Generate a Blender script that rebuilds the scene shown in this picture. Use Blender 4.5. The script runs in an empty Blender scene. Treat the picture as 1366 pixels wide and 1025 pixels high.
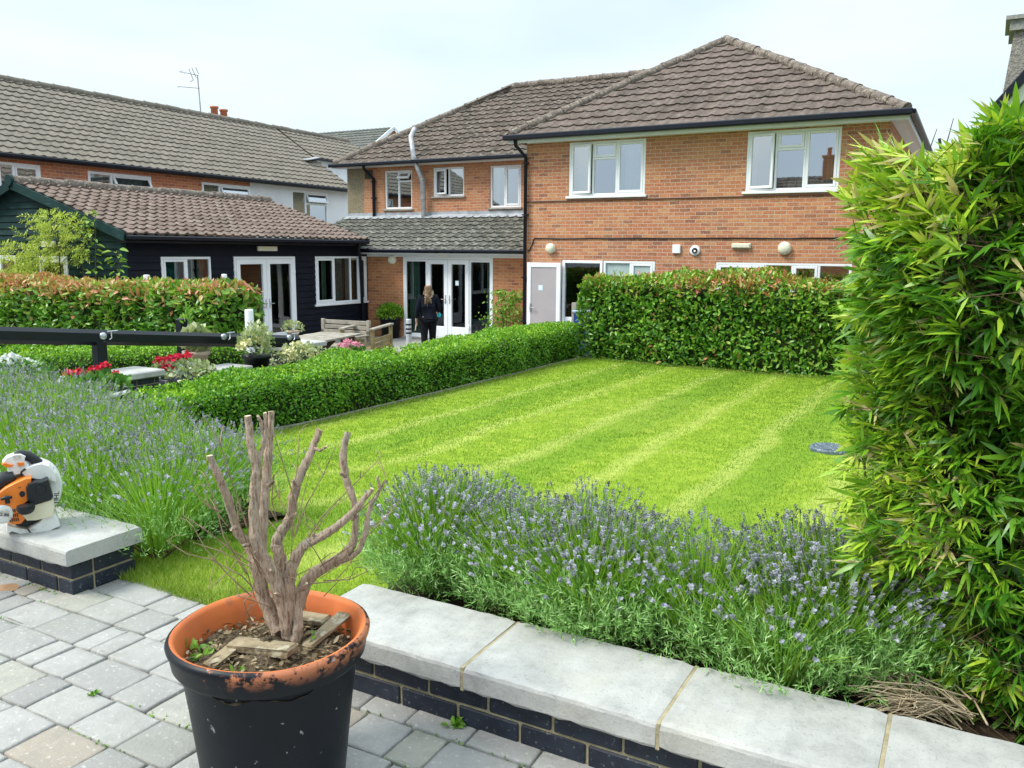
import bpy, math, random
import numpy as np
from mathutils import Vector, Matrix
R = math.radians
random.seed(7); rng = np.random.default_rng(7)
SC = bpy.context.scene
COL = SC.collection
# ---------------------------------------------------------------- camera
CAMH = 1.5; YAW = 28.7; PITCH = 9.06; ROLL = 0.43; FPX = 1110.0
cam = bpy.data.cameras.new('camera'); co = bpy.data.objects.new('camera', cam); COL.objects.link(co)
cam.sensor_width = 36.0; cam.lens = FPX * 36 / 1366; cam.clip_end = 500; cam.clip_start = 0.05
CM = Matrix.Rotation(R(YAW), 4, 'Z') @ Matrix.Rotation(R(90 - PITCH), 4, 'X') @ Matrix.Rotation(R(ROLL), 4, 'Z')
co.matrix_world = Matrix.Translation((0, 0, CAMH)) @ CM
SC.camera = co
# ---------------------------------------------------------------- sky, sun, exposure
SUN_EL = 48; SUN_AZ = 215          # compass-like: direction the light comes from (behind left of the viewer)
W = bpy.data.worlds.new('World'); SC.world = W; W.use_nodes = True
nt = W.node_tree; nt.nodes.clear()
def wn(t, **k):
    n = nt.nodes.new(t)
    for a, b in k.items(): setattr(n, a, b)
    return n
sky = wn('ShaderNodeTexSky', sky_type='NISHITA', sun_disc=False, sun_elevation=R(SUN_EL), sun_rotation=R(SUN_AZ), air_density=1.0, dust_density=2.0, ozone_density=1.0)
tc = wn('ShaderNodeTexCoord'); mp = wn('ShaderNodeMapping'); mp.inputs['Scale'].default_value = (1, 1, 3.2)
nz = wn('ShaderNodeTexNoise'); nz.inputs['Scale'].default_value = 1.9; nz.inputs['Detail'].default_value = 6; nz.inputs['Roughness'].default_value = .5
cr = wn('ShaderNodeValToRGB'); cr.color_ramp.elements[0].position = .36; cr.color_ramp.elements[1].position = .62
cr.color_ramp.elements[0].color = (4.6, 5.7, 6.8, 1); cr.color_ramp.elements[1].color = (5.9, 6.65, 7.0, 1)
mx = wn('ShaderNodeMix', data_type='RGBA'); mx.inputs[0].default_value = .94
bg = wn('ShaderNodeBackground'); bg.inputs[1].default_value = .1; ow = wn('ShaderNodeOutputWorld')
L = nt.links.new
L(tc.outputs['Generated'], mp.inputs[0]); L(mp.outputs[0], nz.inputs['Vector']); L(nz.outputs['Fac'], cr.inputs[0])
# an overcast sky is brighter overhead than at the horizon
sz = wn('ShaderNodeSeparateXYZ'); zr = wn('ShaderNodeMapRange'); zr.inputs['From Min'].default_value = .34; zr.inputs['From Max'].default_value = .95; zr.inputs['To Min'].default_value = 1.0; zr.inputs['To Max'].default_value = 2.3
vm = wn('ShaderNodeVectorMath', operation='SCALE'); L(tc.outputs['Generated'], sz.inputs[0]); L(sz.outputs[2], zr.inputs[0])
L(cr.outputs[0], vm.inputs[0]); L(zr.outputs[0], vm.inputs['Scale'])
L(sky.outputs[0], mx.inputs[6]); L(vm.outputs[0], mx.inputs[7]); L(mx.outputs[2], bg.inputs[0]); L(bg.outputs[0], ow.inputs[0])
sl = bpy.data.lights.new('sun', 'SUN'); sl.energy = 2.3; sl.angle = R(20); sl.color = (1, .95, .86)
so = bpy.data.objects.new('sun', sl); COL.objects.link(so)
sd = Vector((-.62, -.55, 1.0)).normalized()
so.rotation_euler = sd.to_track_quat('Z', 'Y').to_euler()
sky.sun_elevation = math.asin(sd.z); sky.sun_rotation = math.atan2(sd.x, sd.y)
SC.view_settings.view_transform = 'Standard'; SC.view_settings.look = 'None'; SC.view_settings.exposure = 0.74; SC.view_settings.gamma = 1
# ---------------------------------------------------------------- helpers
def P(px, py, x=None, y=None, z=None, D=None):
    """the real point seen at a pixel of the photograph on the plane x=, y=, z= or at horizontal distance D"""
    d = CM.to_3x3() @ Vector(((px - 683) / FPX, -(py - 512.5) / FPX, -1))
    if x is not None: t = x / d.x
    elif y is not None: t = y / d.y
    elif z is not None: t = (z - CAMH) / d.z
    else: t = D / math.hypot(d.x, d.y)
    return Vector((0, 0, CAMH)) + d * t
def prop(o, label=None, cat=None, group=None, kind=None):
    if label: o['label'] = label
    if cat: o['category'] = cat
    if group: o['group'] = group
    if kind: o['kind'] = kind
    return o
def thing(name, label, cat, loc=(0, 0, 0), group=None):
    o = bpy.data.objects.new(name, None); COL.objects.link(o); o.location = loc; o.empty_display_size = .1
    return prop(o, label, cat, group)
def worldloc(o):
    v = Vector((0, 0, 0))
    while o is not None: v = v + Vector(o.location); o = o.parent
    return v
def link(name, me, parent=None, origin=None):
    """mesh given in world coordinates; moved so that its object sits at its parent's base (or origin)"""
    o = bpy.data.objects.new(name, me); COL.objects.link(o)
    if parent is not None:
        w = worldloc(parent); me.transform(Matrix.Translation(-w)); o.parent = parent
    elif origin is not None:
        me.transform(Matrix.Translation(-Vector(origin))); o.location = origin
    return o
def mesh_np(name, verts, faces, mat, parent=None, attrs=None, origin=None, smooth=False, mi=None):
    verts = np.asarray(verts, np.float32).reshape(-1, 3); faces = np.asarray(faces, np.int32)
    me = bpy.data.meshes.new(name); nf, k = faces.shape
    me.vertices.add(len(verts)); me.vertices.foreach_set('co', verts.ravel())
    me.loops.add(nf * k); me.loops.foreach_set('vertex_index', faces.ravel())
    me.polygons.add(nf); me.polygons.foreach_set('loop_start', np.arange(0, nf * k, k, dtype=np.int32))
    me.polygons.foreach_set('loop_total', np.full(nf, k, np.int32))
    if smooth: me.polygons.foreach_set('use_smooth', np.ones(nf, bool))
    for m in (mat if isinstance(mat, (list, tuple)) else [mat]): me.materials.append(m)
    if mi is not None: me.polygons.foreach_set('material_index', np.asarray(mi, np.int32))
    for a, v in (attrs or {}).items():
        at = me.attributes.new(a, 'FLOAT', 'POINT'); at.data.foreach_set('value', np.asarray(v, np.float32))
    me.update(calc_edges=True)
    return link(name, me, parent, origin)
class MB:
    def __init__(s): s.v = []; s.f = []; s.uv = []; s.m = []; s.s = []
    def face(s, pts, uv=None, m=0, smooth=False):
        b = len(s.v); s.v.extend([tuple(p) for p in pts]); s.f.append(tuple(range(b, b + len(pts))))
        s.uv.append(uv); s.m.append(m); s.s.append(smooth)
    def faces(s, verts, faces, m=0, smooth=False):
        b = len(s.v); s.v.extend([tuple(p) for p in verts])
        for f in faces: s.f.append(tuple(b + i for i in f)); s.uv.append(None); s.m.append(m); s.s.append(smooth)
    def box(s, x0, y0, z0, x1, y1, z1, m=0, T=None, bev=0):
        x0, x1 = sorted((x0, x1)); y0, y1 = sorted((y0, y1)); z0, z1 = sorted((z0, z1))
        if bev:
            b = min(bev, (x1-x0)*.4, (y1-y0)*.4, (z1-z0)*.4)
            vs = []; idx = {}
            for i, x in enumerate((x0, x1)):
                for j, y in enumerate((y0, y1)):
                    for k, z in enumerate((z0, z1)):
                        xi = x + (b if i == 0 else -b); yi = y + (b if j == 0 else -b); zi = z + (b if k == 0 else -b)
                        idx[i, j, k, 0] = len(vs); vs.append(Vector((x, yi, zi)))
                        idx[i, j, k, 1] = len(vs); vs.append(Vector((xi, y, zi)))
                        idx[i, j, k, 2] = len(vs); vs.append(Vector((xi, yi, z)))
            fs = []
            for i in (0, 1):
                a = [idx[i, 0, 0, 0], idx[i, 1, 0, 0], idx[i, 1, 1, 0], idx[i, 0, 1, 0]]; fs.append(a if i else a[::-1])
                a = [idx[0, i, 0, 1], idx[0, i, 1, 1], idx[1, i, 1, 1], idx[1, i, 0, 1]]; fs.append(a if i else a[::-1])
                a = [idx[0, 0, i, 2], idx[1, 0, i, 2], idx[1, 1, i, 2], idx[0, 1, i, 2]]; fs.append(a if i else a[::-1])
            def fix(q):
                c = sum((vs[t] for t in q), Vector()) / len(q); n = (vs[q[1]] - vs[q[0]]).cross(vs[q[2]] - vs[q[0]])
                cc = Vector(((x0+x1)/2, (y0+y1)/2, (z0+z1)/2))
                return q if n.dot(c - cc) > 0 else q[::-1]
            for i in (0, 1):
                for j in (0, 1):
                    fs.append(fix([idx[i, j, 0, 0], idx[i, j, 1, 0], idx[i, j, 1, 1], idx[i, j, 0, 1]]))
                    fs.append(fix([idx[i, 0, j, 0], idx[i, 1, j, 0], idx[i, 1, j, 2], idx[i, 0, j, 2]]))
                    fs.append(fix([idx[0, i, j, 1], idx[1, i, j, 1], idx[1, i, j, 2], idx[0, i, j, 2]]))
                    for k in (0, 1): fs.append(fix([idx[i, j, k, 0], idx[i, j, k, 1], idx[i, j, k, 2]]))
        else:
            vs = [Vector(p) for p in ((x0,y0,z0),(x1,y0,z0),(x1,y1,z0),(x0,y1,z0),(x0,y0,z1),(x1,y0,z1),(x1,y1,z1),(x0,y1,z1))]
            fs = [(0,3,2,1),(4,5,6,7),(0,1,5,4),(1,2,6,5),(2,3,7,6),(3,0,4,7)]
        if T is not None: vs = [T @ v for v in vs]
        s.faces(vs, fs, m)
    def bar(s, a, b, w, h, m=0, bev=0):
        """box beam from a to b; w across, h along the local up"""
        a = Vector(a); b = Vector(b); d = b - a; l = d.length; d.normalize()
        up = Vector((0, 0, 1)) if abs(d.z) < .95 else Vector((0, 1, 0))
        sx = d.cross(up).normalized(); up = sx.cross(d)
        T = Matrix((d, sx, up)).transposed().to_4x4(); T.translation = a
        s.box(0, -w/2, -h/2, l, w/2, h/2, m, T, bev)
    def tube(s, pts, rad, n=8, m=0, cap=True, smooth=True):
        pts = [Vector(p) for p in pts]
        if not isinstance(rad, (list, tuple)): rad = [rad] * len(pts)
        vs = []; ref = None
        for i, p in enumerate(pts):
            d = (pts[min(i+1, len(pts)-1)] - pts[max(i-1, 0)]).normalized()
            if ref is None: ref = d.orthogonal().normalized()
            ref = (ref - d * ref.dot(d)).normalized(); o2 = d.cross(ref)
            for k in range(n):
                a = 2*math.pi*k/n; vs.append(p + (ref*math.cos(a) + o2*math.sin(a)) * rad[i])
        fs = []
        for i in range(len(pts)-1):
            for k in range(n): fs.append((i*n+k, i*n+(k+1) % n, (i+1)*n+(k+1) % n, (i+1)*n+k))
        s.faces(vs, fs, m, smooth)
        if cap:
            s.faces(vs[:n], [tuple(range(n))[::-1]], m); s.faces(vs[-n:], [tuple(range(n))], m)
    def lathe(s, prof, c, n=32, m=0, smooth=True, axis=None):
        """prof: (radius, height); c: centre; axis: direction of the height"""
        c = Vector(c); ax = Vector(axis or (0, 0, 1)).normalized(); e = ax.orthogonal().normalized() if axis else Vector((1, 0, 0)); g = ax.cross(e)
        vs = [c + ax*h + (e*math.cos(2*math.pi*k/n) + g*math.sin(2*math.pi*k/n)) * r for r, h in prof for k in range(n)]
        fs = [(i*n+k, i*n+(k+1) % n, (i+1)*n+(k+1) % n, (i+1)*n+k) for i in range(len(prof)-1) for k in range(n)]
        s.faces(vs, fs, m, smooth)
    def build(s, name, mats, parent=None, origin=None):
        me = bpy.data.meshes.new(name); me.from_pydata([tuple(v) for v in s.v], [], s.f)
        for m in (mats if isinstance(mats, (list, tuple)) else [mats]): me.materials.append(m)
        uvl = me.uv_layers.new(name='UVMap')
        for p, uv, mi, sm in zip(me.polygons, s.uv, s.m, s.s):
            p.material_index = mi; p.use_smooth = sm
            if uv is None:
                n = p.normal; ax = max(range(3), key=lambda i: abs(n[i]))
                for li in p.loop_indices:
                    c = me.vertices[me.loops[li].vertex_index].co
                    uvl.data[li].uv = (c.y, c.z) if ax == 0 else ((c.x, c.z) if ax == 1 else (c.x, c.y))
            else:
                for li, q in zip(p.loop_indices, uv): uvl.data[li].uv = q
        return link(name, me, parent, origin)
# ---------------------------------------------------------------- materials
class N:
    def __init__(s, name):
        s.m = bpy.data.materials.new(name); s.m.use_nodes = True; s.t = s.m.node_tree; s.t.nodes.clear()
        s.o = s.t.nodes.new('ShaderNodeOutputMaterial')
    def n(s, t, ins=None, **k):
        q = s.t.nodes.new(t)
        for a, b in k.items(): setattr(q, a, b)
        for a, b in (ins or {}).items():
            if isinstance(b, bpy.types.NodeSocket): s.t.links.new(b, q.inputs[a])
            else: q.inputs[a].default_value = b
        return q
    def ramp(s, fac, stops):
        q = s.n('ShaderNodeValToRGB', {0: fac}); e = q.color_ramp.elements
        while len(e) < len(stops): e.new(.5)
        for i, (p, c) in enumerate(stops): e[i].position = p; e[i].color = (*c, 1) if len(c) == 3 else c
        return q.outputs[0]
    def mix(s, f, a, b, t='MIX'):
        q = s.n('ShaderNodeMix', data_type='RGBA', blend_type=t)
        for i, v in ((0, f), (6, a), (7, b)):
            if isinstance(v, bpy.types.NodeSocket): s.t.links.new(v, q.inputs[i])
            else: q.inputs[i].default_value = v if not isinstance(v, tuple) else (*v, 1)[:4]
        return q.outputs[2]
    def math(s, op, a, b=0.0, c=None):
        q = s.n('ShaderNodeMath', operation=op)
        for i, v in enumerate((a, b) if c is None else (a, b, c)):
            if isinstance(v, bpy.types.NodeSocket): s.t.links.new(v, q.inputs[i])
            else: q.inputs[i].default_value = v
        return q.outputs[0]
    def noise(s, scale, detail=3, co=None, rough=.55, vec=None):
        if vec is None: vec = s.n('ShaderNodeTexCoord').outputs[co or 'Object']
        return s.n('ShaderNodeTexNoise', {'Vector': vec, 'Scale': scale, 'Detail': detail, 'Roughness': rough}).outputs['Fac']
    def bump(s, h, strength=.3, dist=.01, normal=None):
        q = s.n('ShaderNodeBump', {'Height': h, 'Strength': strength, 'Distance': dist})
        if normal is not None: s.t.links.new(normal, q.inputs['Normal'])
        return q.outputs[0]
    def out(s, sh): s.t.links.new(sh, s.o.inputs[0]); return s.m
    def bsdf(s, col, rough=.7, spec=.4, normal=None, metal=0):
        q = s.n('ShaderNodeBsdfPrincipled', {'Base Color': col if isinstance(col, bpy.types.NodeSocket) else (*col, 1), 'Roughness': rough, 'Specular IOR Level': spec, 'Metallic': metal})
        if normal is not None: s.t.links.new(normal, q.inputs['Normal'])
        return q.outputs[0]
def mat(name, c1, c2=None, scale=6, rough=.7, spec=.4, bump=0, bscale=None, lo=.35, hi=.65, metal=0, dist=.01, c3=None, s3=30, detail=4):
    q = N(name)
    if c2 is None: c2 = tuple(x*.8 for x in c1)
    col = q.ramp(q.noise(scale, detail), [(lo, c1), (hi, c2)])
    if c3 is not None: col = q.mix(q.ramp(q.noise(s3, 3), [(.56, (0,0,0)), (.66, (1,1,1))]), col, c3)
    nm = q.bump(q.noise(bscale or scale*4, 4), bump, dist) if bump else None
    return q.out(q.bsdf(col, rough, spec, nm, metal))
def brick_mat(name, ca, cb, cdark, mortar, dark=.5, vshift=0, w=.225, h=.075):
    q = N(name); uv = q.n('ShaderNodeUVMap', uv_map='UVMap').outputs[0]
    mpn = q.n('ShaderNodeMapping', {0: uv, 1: (0, vshift, 0)}).outputs[0]
    br = q.n('ShaderNodeTexBrick', {'Vector': mpn, 'Scale': 1.0, 'Mortar Size': .006, 'Mortar Smooth': .25, 'Brick Width': w, 'Row Height': h, 'Color1': (0, 0, 0, 1), 'Color2': (1, 1, 1, 1), 'Bias': 0.0}, offset=.5)
    big = q.noise(.45, 3, vec=mpn); tone = q.ramp(br.outputs['Color'], [(0, cdark), (.12, tuple((a*.5+b*.5) for a, b in zip(cdark, ca))), (.32, ca), (.62, ca), (1, cb)])
    blot = q.ramp(q.noise(14, 2, vec=q.n('ShaderNodeMapping', {0: mpn, 3: (1, 1.6, 1)}).outputs[0]), [(.5, (0, 0, 0)), (.62, (1, 1, 1))])
    tone = q.mix(q.math('MULTIPLY', blot, dark), tone, cdark)
    spk = q.ramp(q.noise(38, 3, vec=mpn), [(.48, (0, 0, 0)), (.62, (1, 1, 1))]); tone = q.mix(q.math('MULTIPLY', spk, .45), tone, tuple(min(1, x*1.15+.06) for x in cb))
    wth = q.ramp(q.noise(.9, 5, vec=q.n('ShaderNodeMapping', {0: mpn, 3: (1, .45, 1)}).outputs[0], rough=.65), [(.48, (0, 0, 0)), (.75, (.4, .4, .4))]); tone = q.mix(wth, tone, (.30, .20, .15))
    tone = q.mix(q.ramp(big, [(.35, (0, 0, 0)), (.7, (.35, .35, .35))]), tone, cb)
    mcol = q.mix(q.noise(3, 2, vec=mpn), mortar, tuple(c*.75 for c in mortar))
    col = q.mix(br.outputs['Fac'], tone, mcol)
    hh = q.math('ADD', q.math('MULTIPLY', br.outputs['Fac'], -1.0), q.math('MULTIPLY', q.noise(60, 2, vec=mpn), .4))
    return q.out(q.bsdf(col, .85, .2, q.bump(hh, .6, .006)))
def tile_mat(name, c1, c2, c3, lichen, amount=.5):
    q = N(name); uv = q.n('ShaderNodeUVMap', uv_map='UVMap').outputs[0]
    fl = q.n('ShaderNodeVectorMath', {0: uv}, operation='FLOOR').outputs[0]
    wn_ = q.n('ShaderNodeTexWhiteNoise', {'Vector': fl}, noise_dimensions='2D').outputs[0]
    col = q.ramp(wn_, [(0, c1), (.55, c2), (1, c3)])
    col = q.mix(q.math('MULTIPLY', q.ramp(q.noise(.7, 4), [(.35, (0,0,0)), (.7, (1,1,1))]), .45), col, c3)
    li = q.ramp(q.noise(7, 5, rough=.7), [(.5, (0, 0, 0)), (.66, (1, 1, 1))])
    col = q.mix(q.math('MULTIPLY', li, amount), col, lichen)
    st = q.ramp(q.noise(11, 4), [(.52, (0, 0, 0)), (.7, (1, 1, 1))])
    col = q.mix(q.math('MULTIPLY', st, .45), col, tuple(x*.45 for x in c1))
    return q.out(q.bsdf(col, .9, .15, q.bump(q.noise(40, 3), .4, .01)))
def leaf_mat(name, stops, trans=.3, rough=.45, spec=.5):
    q = N(name); a = q.n('ShaderNodeAttribute', attribute_name='tint').outputs['Fac']
    col = q.ramp(a, stops)
    b = q.bsdf(col, rough, spec)
    tr = q.n('ShaderNodeBsdfTranslucent', {'Color': q.mix(.5, col, (.9, 1, .25), 'MULTIPLY')}).outputs[0]
    return q.out(q.n('ShaderNodeMixShader', {0: trans, 1: b, 2: tr}).outputs[0])
M = {}
M['brick'] = brick_mat('orange_brick', (.46, .16, .08), (.56, .28, .13), (.19, .08, .06), (.62, .48, .38), .5)
M['brick_red'] = brick_mat('old_red_brick', (.46, .14, .065), (.52, .20, .08), (.22, .08, .05), (.60, .46, .36), .3, w=.24, h=.083)
M['brick_mid'] = brick_mat('mottled_orange_brick', (.46, .17, .075), (.55, .27, .13), (.25, .09, .055), (.60, .45, .33), .5)
M['brick_low'] = brick_mat('brown_orange_brick', (.42, .15, .06), (.52, .24, .10), (.17, .06, .035), (.50, .36, .24), .4)
M['tile_r'] = tile_mat('weathered_pink_brown_tile', (.085, .068, .057), (.122, .098, .083), (.155, .118, .10), (.25, .225, .185), .5)
M['tile_m'] = tile_mat('lichened_grey_brown_tile', (.07, .057, .046), (.108, .088, .072), (.135, .104, .086), (.29, .265, .215), .65)
M['tile_l'] = tile_mat('grey_buff_tile', (.165, .148, .12), (.195, .172, .14), (.22, .195, .16), (.24, .21, .165), .35)
M['tile_a'] = tile_mat('dusty_pink_tile', (.125, .09, .072), (.17, .127, .105), (.20, .152, .13), (.30, .265, .22), .55)
M['tile_s'] = tile_mat('mossy_dark_tile', (.08, .083, .07), (.11, .112, .095), (.14, .135, .115), (.36, .36, .30), .75)
M['tile_f'] = tile_mat('dark_green_grey_tile', (.09, .10, .09), (.12, .13, .115), (.15, .15, .135), (.22, .23, .2), .4)
M['ridge'] = mat('mossy_ridge_mortar', (.24, .20, .17), (.12, .10, .085), 9, .95, .1, .8, 30, c3=(.36, .33, .26), s3=16, dist=.03)
M['upvc'] = mat('white_upvc', (.86, .88, .90), (.80, .83, .86), 3, .35, .5)
M['white_paint'] = mat('white_painted_board', (.80, .82, .84), (.72, .75, .78), 2, .5, .4)
M['render'] = mat('white_render', (.80, .83, .86), (.70, .73, .76), 1.2, .9, .2, .3, 60)
M['pebble'] = mat('pebbledash', (.36, .31, .21), (.20, .17, .11), 45, .95, .1, .9, 70, dist=.02)
M['black'] = mat('black_gutter_plastic', (.006, .009, .018), (.004, .006, .012), 5, .4, .3)
M['concrete'] = mat('grey_concrete_sill', (.38, .37, .34), (.26, .25, .23), 6, .9, .2, .4, 40)
M['lead'] = mat('streaked_lead', (.42, .45, .48), (.25, .27, .29), 5, .6, .4, .2, 20)
M['steel'] = mat('dull_zinc', (.45, .46, .47), (.30, .31, .32), 9, .45, .5, .15, 20, metal=.5)
M['interior'] = mat('dark_room', (.05, .055, .06), (.03, .035, .04), 1.0, .9, .1)
M['curtain'] = mat('pale_curtain', (.62, .64, .60), (.48, .52, .50), 8, .9, .1)
M['curtain_teal'] = mat('teal_curtain', (.10, .30, .32), (.05, .17, .19), 8, .9, .1)
M['curtain_sage'] = mat('sage_curtain', (.30, .42, .34), (.22, .33, .27), 8, .9, .1)
M['lamp_glass'] = mat('cream_opal_glass', (.78, .76, .60), (.70, .68, .53), 20, .35, .5)
M['grey_panel'] = mat('grey_door_panel', (.42, .38, .39), (.38, .345, .355), 2, .5, .4)
def glass(name, tint=(.55, .68, .68), refl=.42):
    q = N(name); fr = q.n('ShaderNodeFresnel', {'IOR': 1.5}).outputs[0]
    f = q.math('MINIMUM', q.math('ADD', fr, refl), 1.0)
    g = q.n('ShaderNodeBsdfGlossy', {'Color': (.95, .98, 1, 1), 'Roughness': .015, 'Normal': q.bump(q.noise(1.3, 1), .05, .02)}).outputs[0]
    t = q.n('ShaderNodeBsdfTransparent', {'Color': (*tint, 1)}).outputs[0]
    return q.out(q.n('ShaderNodeMixShader', {0: f, 1: t, 2: g}).outputs[0])
M['glass'] = glass('window_glass'); M['glass_dark'] = glass('dim_window_glass', (.5, .6, .58), .04)
M['frost'] = mat('frosted_glass', (.42, .52, .50), (.34, .44, .43), 3, .25, .6)
def board_mat(name, c1, c2, wear):
    q = N(name)
    col = q.ramp(q.noise(2, 3), [(.35, c1), (.7, c2)])
    mv = q.n('ShaderNodeMapping', {0: q.n('ShaderNodeTexCoord').outputs['Object'], 3: (1, 1, 9)}).outputs[0]
    col = q.mix(q.math('MULTIPLY', q.ramp(q.noise(3, 5, vec=mv, rough=.7), [(.56, (0, 0, 0)), (.72, (1, 1, 1))]), .5), col, wear)
    return q.out(q.bsdf(col, .6, .2, q.bump(q.noise(8, 4, vec=mv), .3, .01)))
M['board_black'] = board_mat('black_stained_weatherboard', (.0035, .006, .013), (.006, .009, .018), (.018, .026, .042))
M['board_green'] = board_mat('dark_green_weatherboard', (.006, .027, .029), (.011, .043, .043), (.07, .13, .125))
# ---------------------------------------------------------------- building helpers
class Fr:
    """wall frame: a = along the wall, b = outward, z = up"""
    def __init__(s, kind, c): s.k = kind; s.c = c
    def __call__(s, a, b, z):
        return Vector((a, s.c - b, z)) if s.k == 'X' else Vector((s.c + b, a, z))   # X: wall along x facing -y; Y: wall along y facing +x
    def T(s):
        if s.k == 'X': m = Matrix(((1, 0, 0), (0, -1, 0), (0, 0, 1))).to_4x4(); m.translation = (0, s.c, 0)
        else: m = Matrix(((0, 1, 0), (1, 0, 0), (0, 0, 1))).to_4x4(); m.translation = (s.c, 0, 0)
        return m
    def box(s, mb, a0, b0, z0, a1, b1, z1, m=0, bev=0):
        a0, a1 = sorted((a0, a1)); b0, b1 = sorted((b0, b1)); z0, z1 = sorted((z0, z1))
        if s.k == 'X': mb.box(a0, s.c - b1, z0, a1, s.c - b0, z1, m, None, bev)
        else: mb.box(s.c + b0, a0, z0, s.c + b1, a1, z1, m, None, bev)
    def px(s, px, py):
        q = P(px, py, y=s.c) if s.k == 'X' else P(px, py, x=s.c)
        return (q.x if s.k == 'X' else q.y), q.z
def quad(mb, pts, n, m=0, uv=None):
    pts = [Vector(p) for p in pts]; c = (pts[1]-pts[0]).cross(pts[2]-pts[0])
    if c.dot(Vector(n)) < 0: pts = pts[::-1]; uv = uv[::-1] if uv else None
    mb.face(pts, uv, m)
def wall(mb, fr, a0, a1, z0, z1, holes=(), t=.28, m=0, inner=None):
    A = sorted({a0, a1, *[h[0] for h in holes], *[h[2] for h in holes]}); Z = sorted({z0, z1, *[h[1] for h in holes], *[h[3] for h in holes]})
    A = [a for a in A if a0 <= a <= a1]; Z = [z for z in Z if z0 <= z <= z1]
    nb = fr(0, 1, 0) - fr(0, 0, 0); na = fr(1, 0, 0) - fr(0, 0, 0)
    for i in range(len(A)-1):
        for j in range(len(Z)-1):
            ca, cz = (A[i]+A[i+1])/2, (Z[j]+Z[j+1])/2
            if any(h[0] < ca < h[2] and h[1] < cz < h[3] for h in holes): continue
            for b, s_ in ((0, 1), (-t, -1)):
                quad(mb, [fr(A[i], b, Z[j]), fr(A[i+1], b, Z[j]), fr(A[i+1], b, Z[j+1]), fr(A[i], b, Z[j+1])], nb*s_, m if s_ > 0 or inner is None else inner)
    for h in holes:
        for a, s_ in ((h[0], 1), (h[2], -1)):
            quad(mb, [fr(a, 0, h[1]), fr(a, -t, h[1]), fr(a, -t, h[3]), fr(a, 0, h[3])], na*s_, m)
        for z, s_ in ((h[1], 1), (h[3], -1)):
            quad(mb, [fr(h[0], 0, z), fr(h[0], -t, z), fr(h[2], -t, z), fr(h[2], 0, z)], (0, 0, s_), m)
def curtain(name, fr, a0, a1, z0, z1, b, m, parent, waves=5):
    vs, fs = [], []; n = max(8, int(waves*8)); ph = random.random()*6
    for j, z in enumerate((z0, z1)):
        for i in range(n+1):
            u = i/n; a = a0 + (a1-a0)*u
            vs.append(fr(a, b + .03*math.sin(u*waves*6.28+ph) + .01*math.sin(u*waves*15), z))
    for i in range(n): fs.append((i, i+1, n+2+i, n+1+i))
    mb = MB(); mb.faces(vs, fs, 0, True); return mb.build(name, m, parent)
def casement(parent, fr, a0, z0, a1, z1, hinge='l', ang=0, f=.055, g=None, b=0.0):
    """an opening light: frame and pane, turned about its hinge by ang"""
    T = Matrix.Identity(4); F = Fr('X', 0); mb = MB()
    w, h = a1-a0, z1-z0
    for q in ((0, 0, f, h), (w-f, 0, w, h), (f, 0, w-f, f), (f, h-f, w-f, h)): mb.box(q[0], -.025, q[1], q[2], .025, q[3], 0, None, .006)
    def place(v):   # local: x along, y outward, z up
        v = Vector(v)
        if hinge == 'l': v = Matrix.Rotation(R(ang), 4, 'Z') @ v
        elif hinge == 'r': v = Matrix.Translation((w, 0, 0)) @ Matrix.Rotation(-R(ang), 4, 'Z') @ Matrix.Translation((-w, 0, 0)) @ v
        elif hinge == 't': v = Matrix.Translation((0, 0, h)) @ Matrix.Rotation(R(ang), 4, 'X') @ Matrix.Translation((0, 0, -h)) @ v
        return fr(a0 + v.x, b + v.y, z0 + v.z)
    mb.v = [tuple(place(v)) for v in mb.v]
    if fr.k == 'X': mb.f = [f_[::-1] for f_ in mb.f]
    o = mb.build('casement', M['upvc'], parent)
    gb = MB(); gb.face([place(q) for q in ((f*.8, 0, f*.8), (w-f*.8, 0, f*.8), (w-f*.8, 0, h-f*.8), (f*.8, 0, h-f*.8))])
    return o, gb
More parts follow.
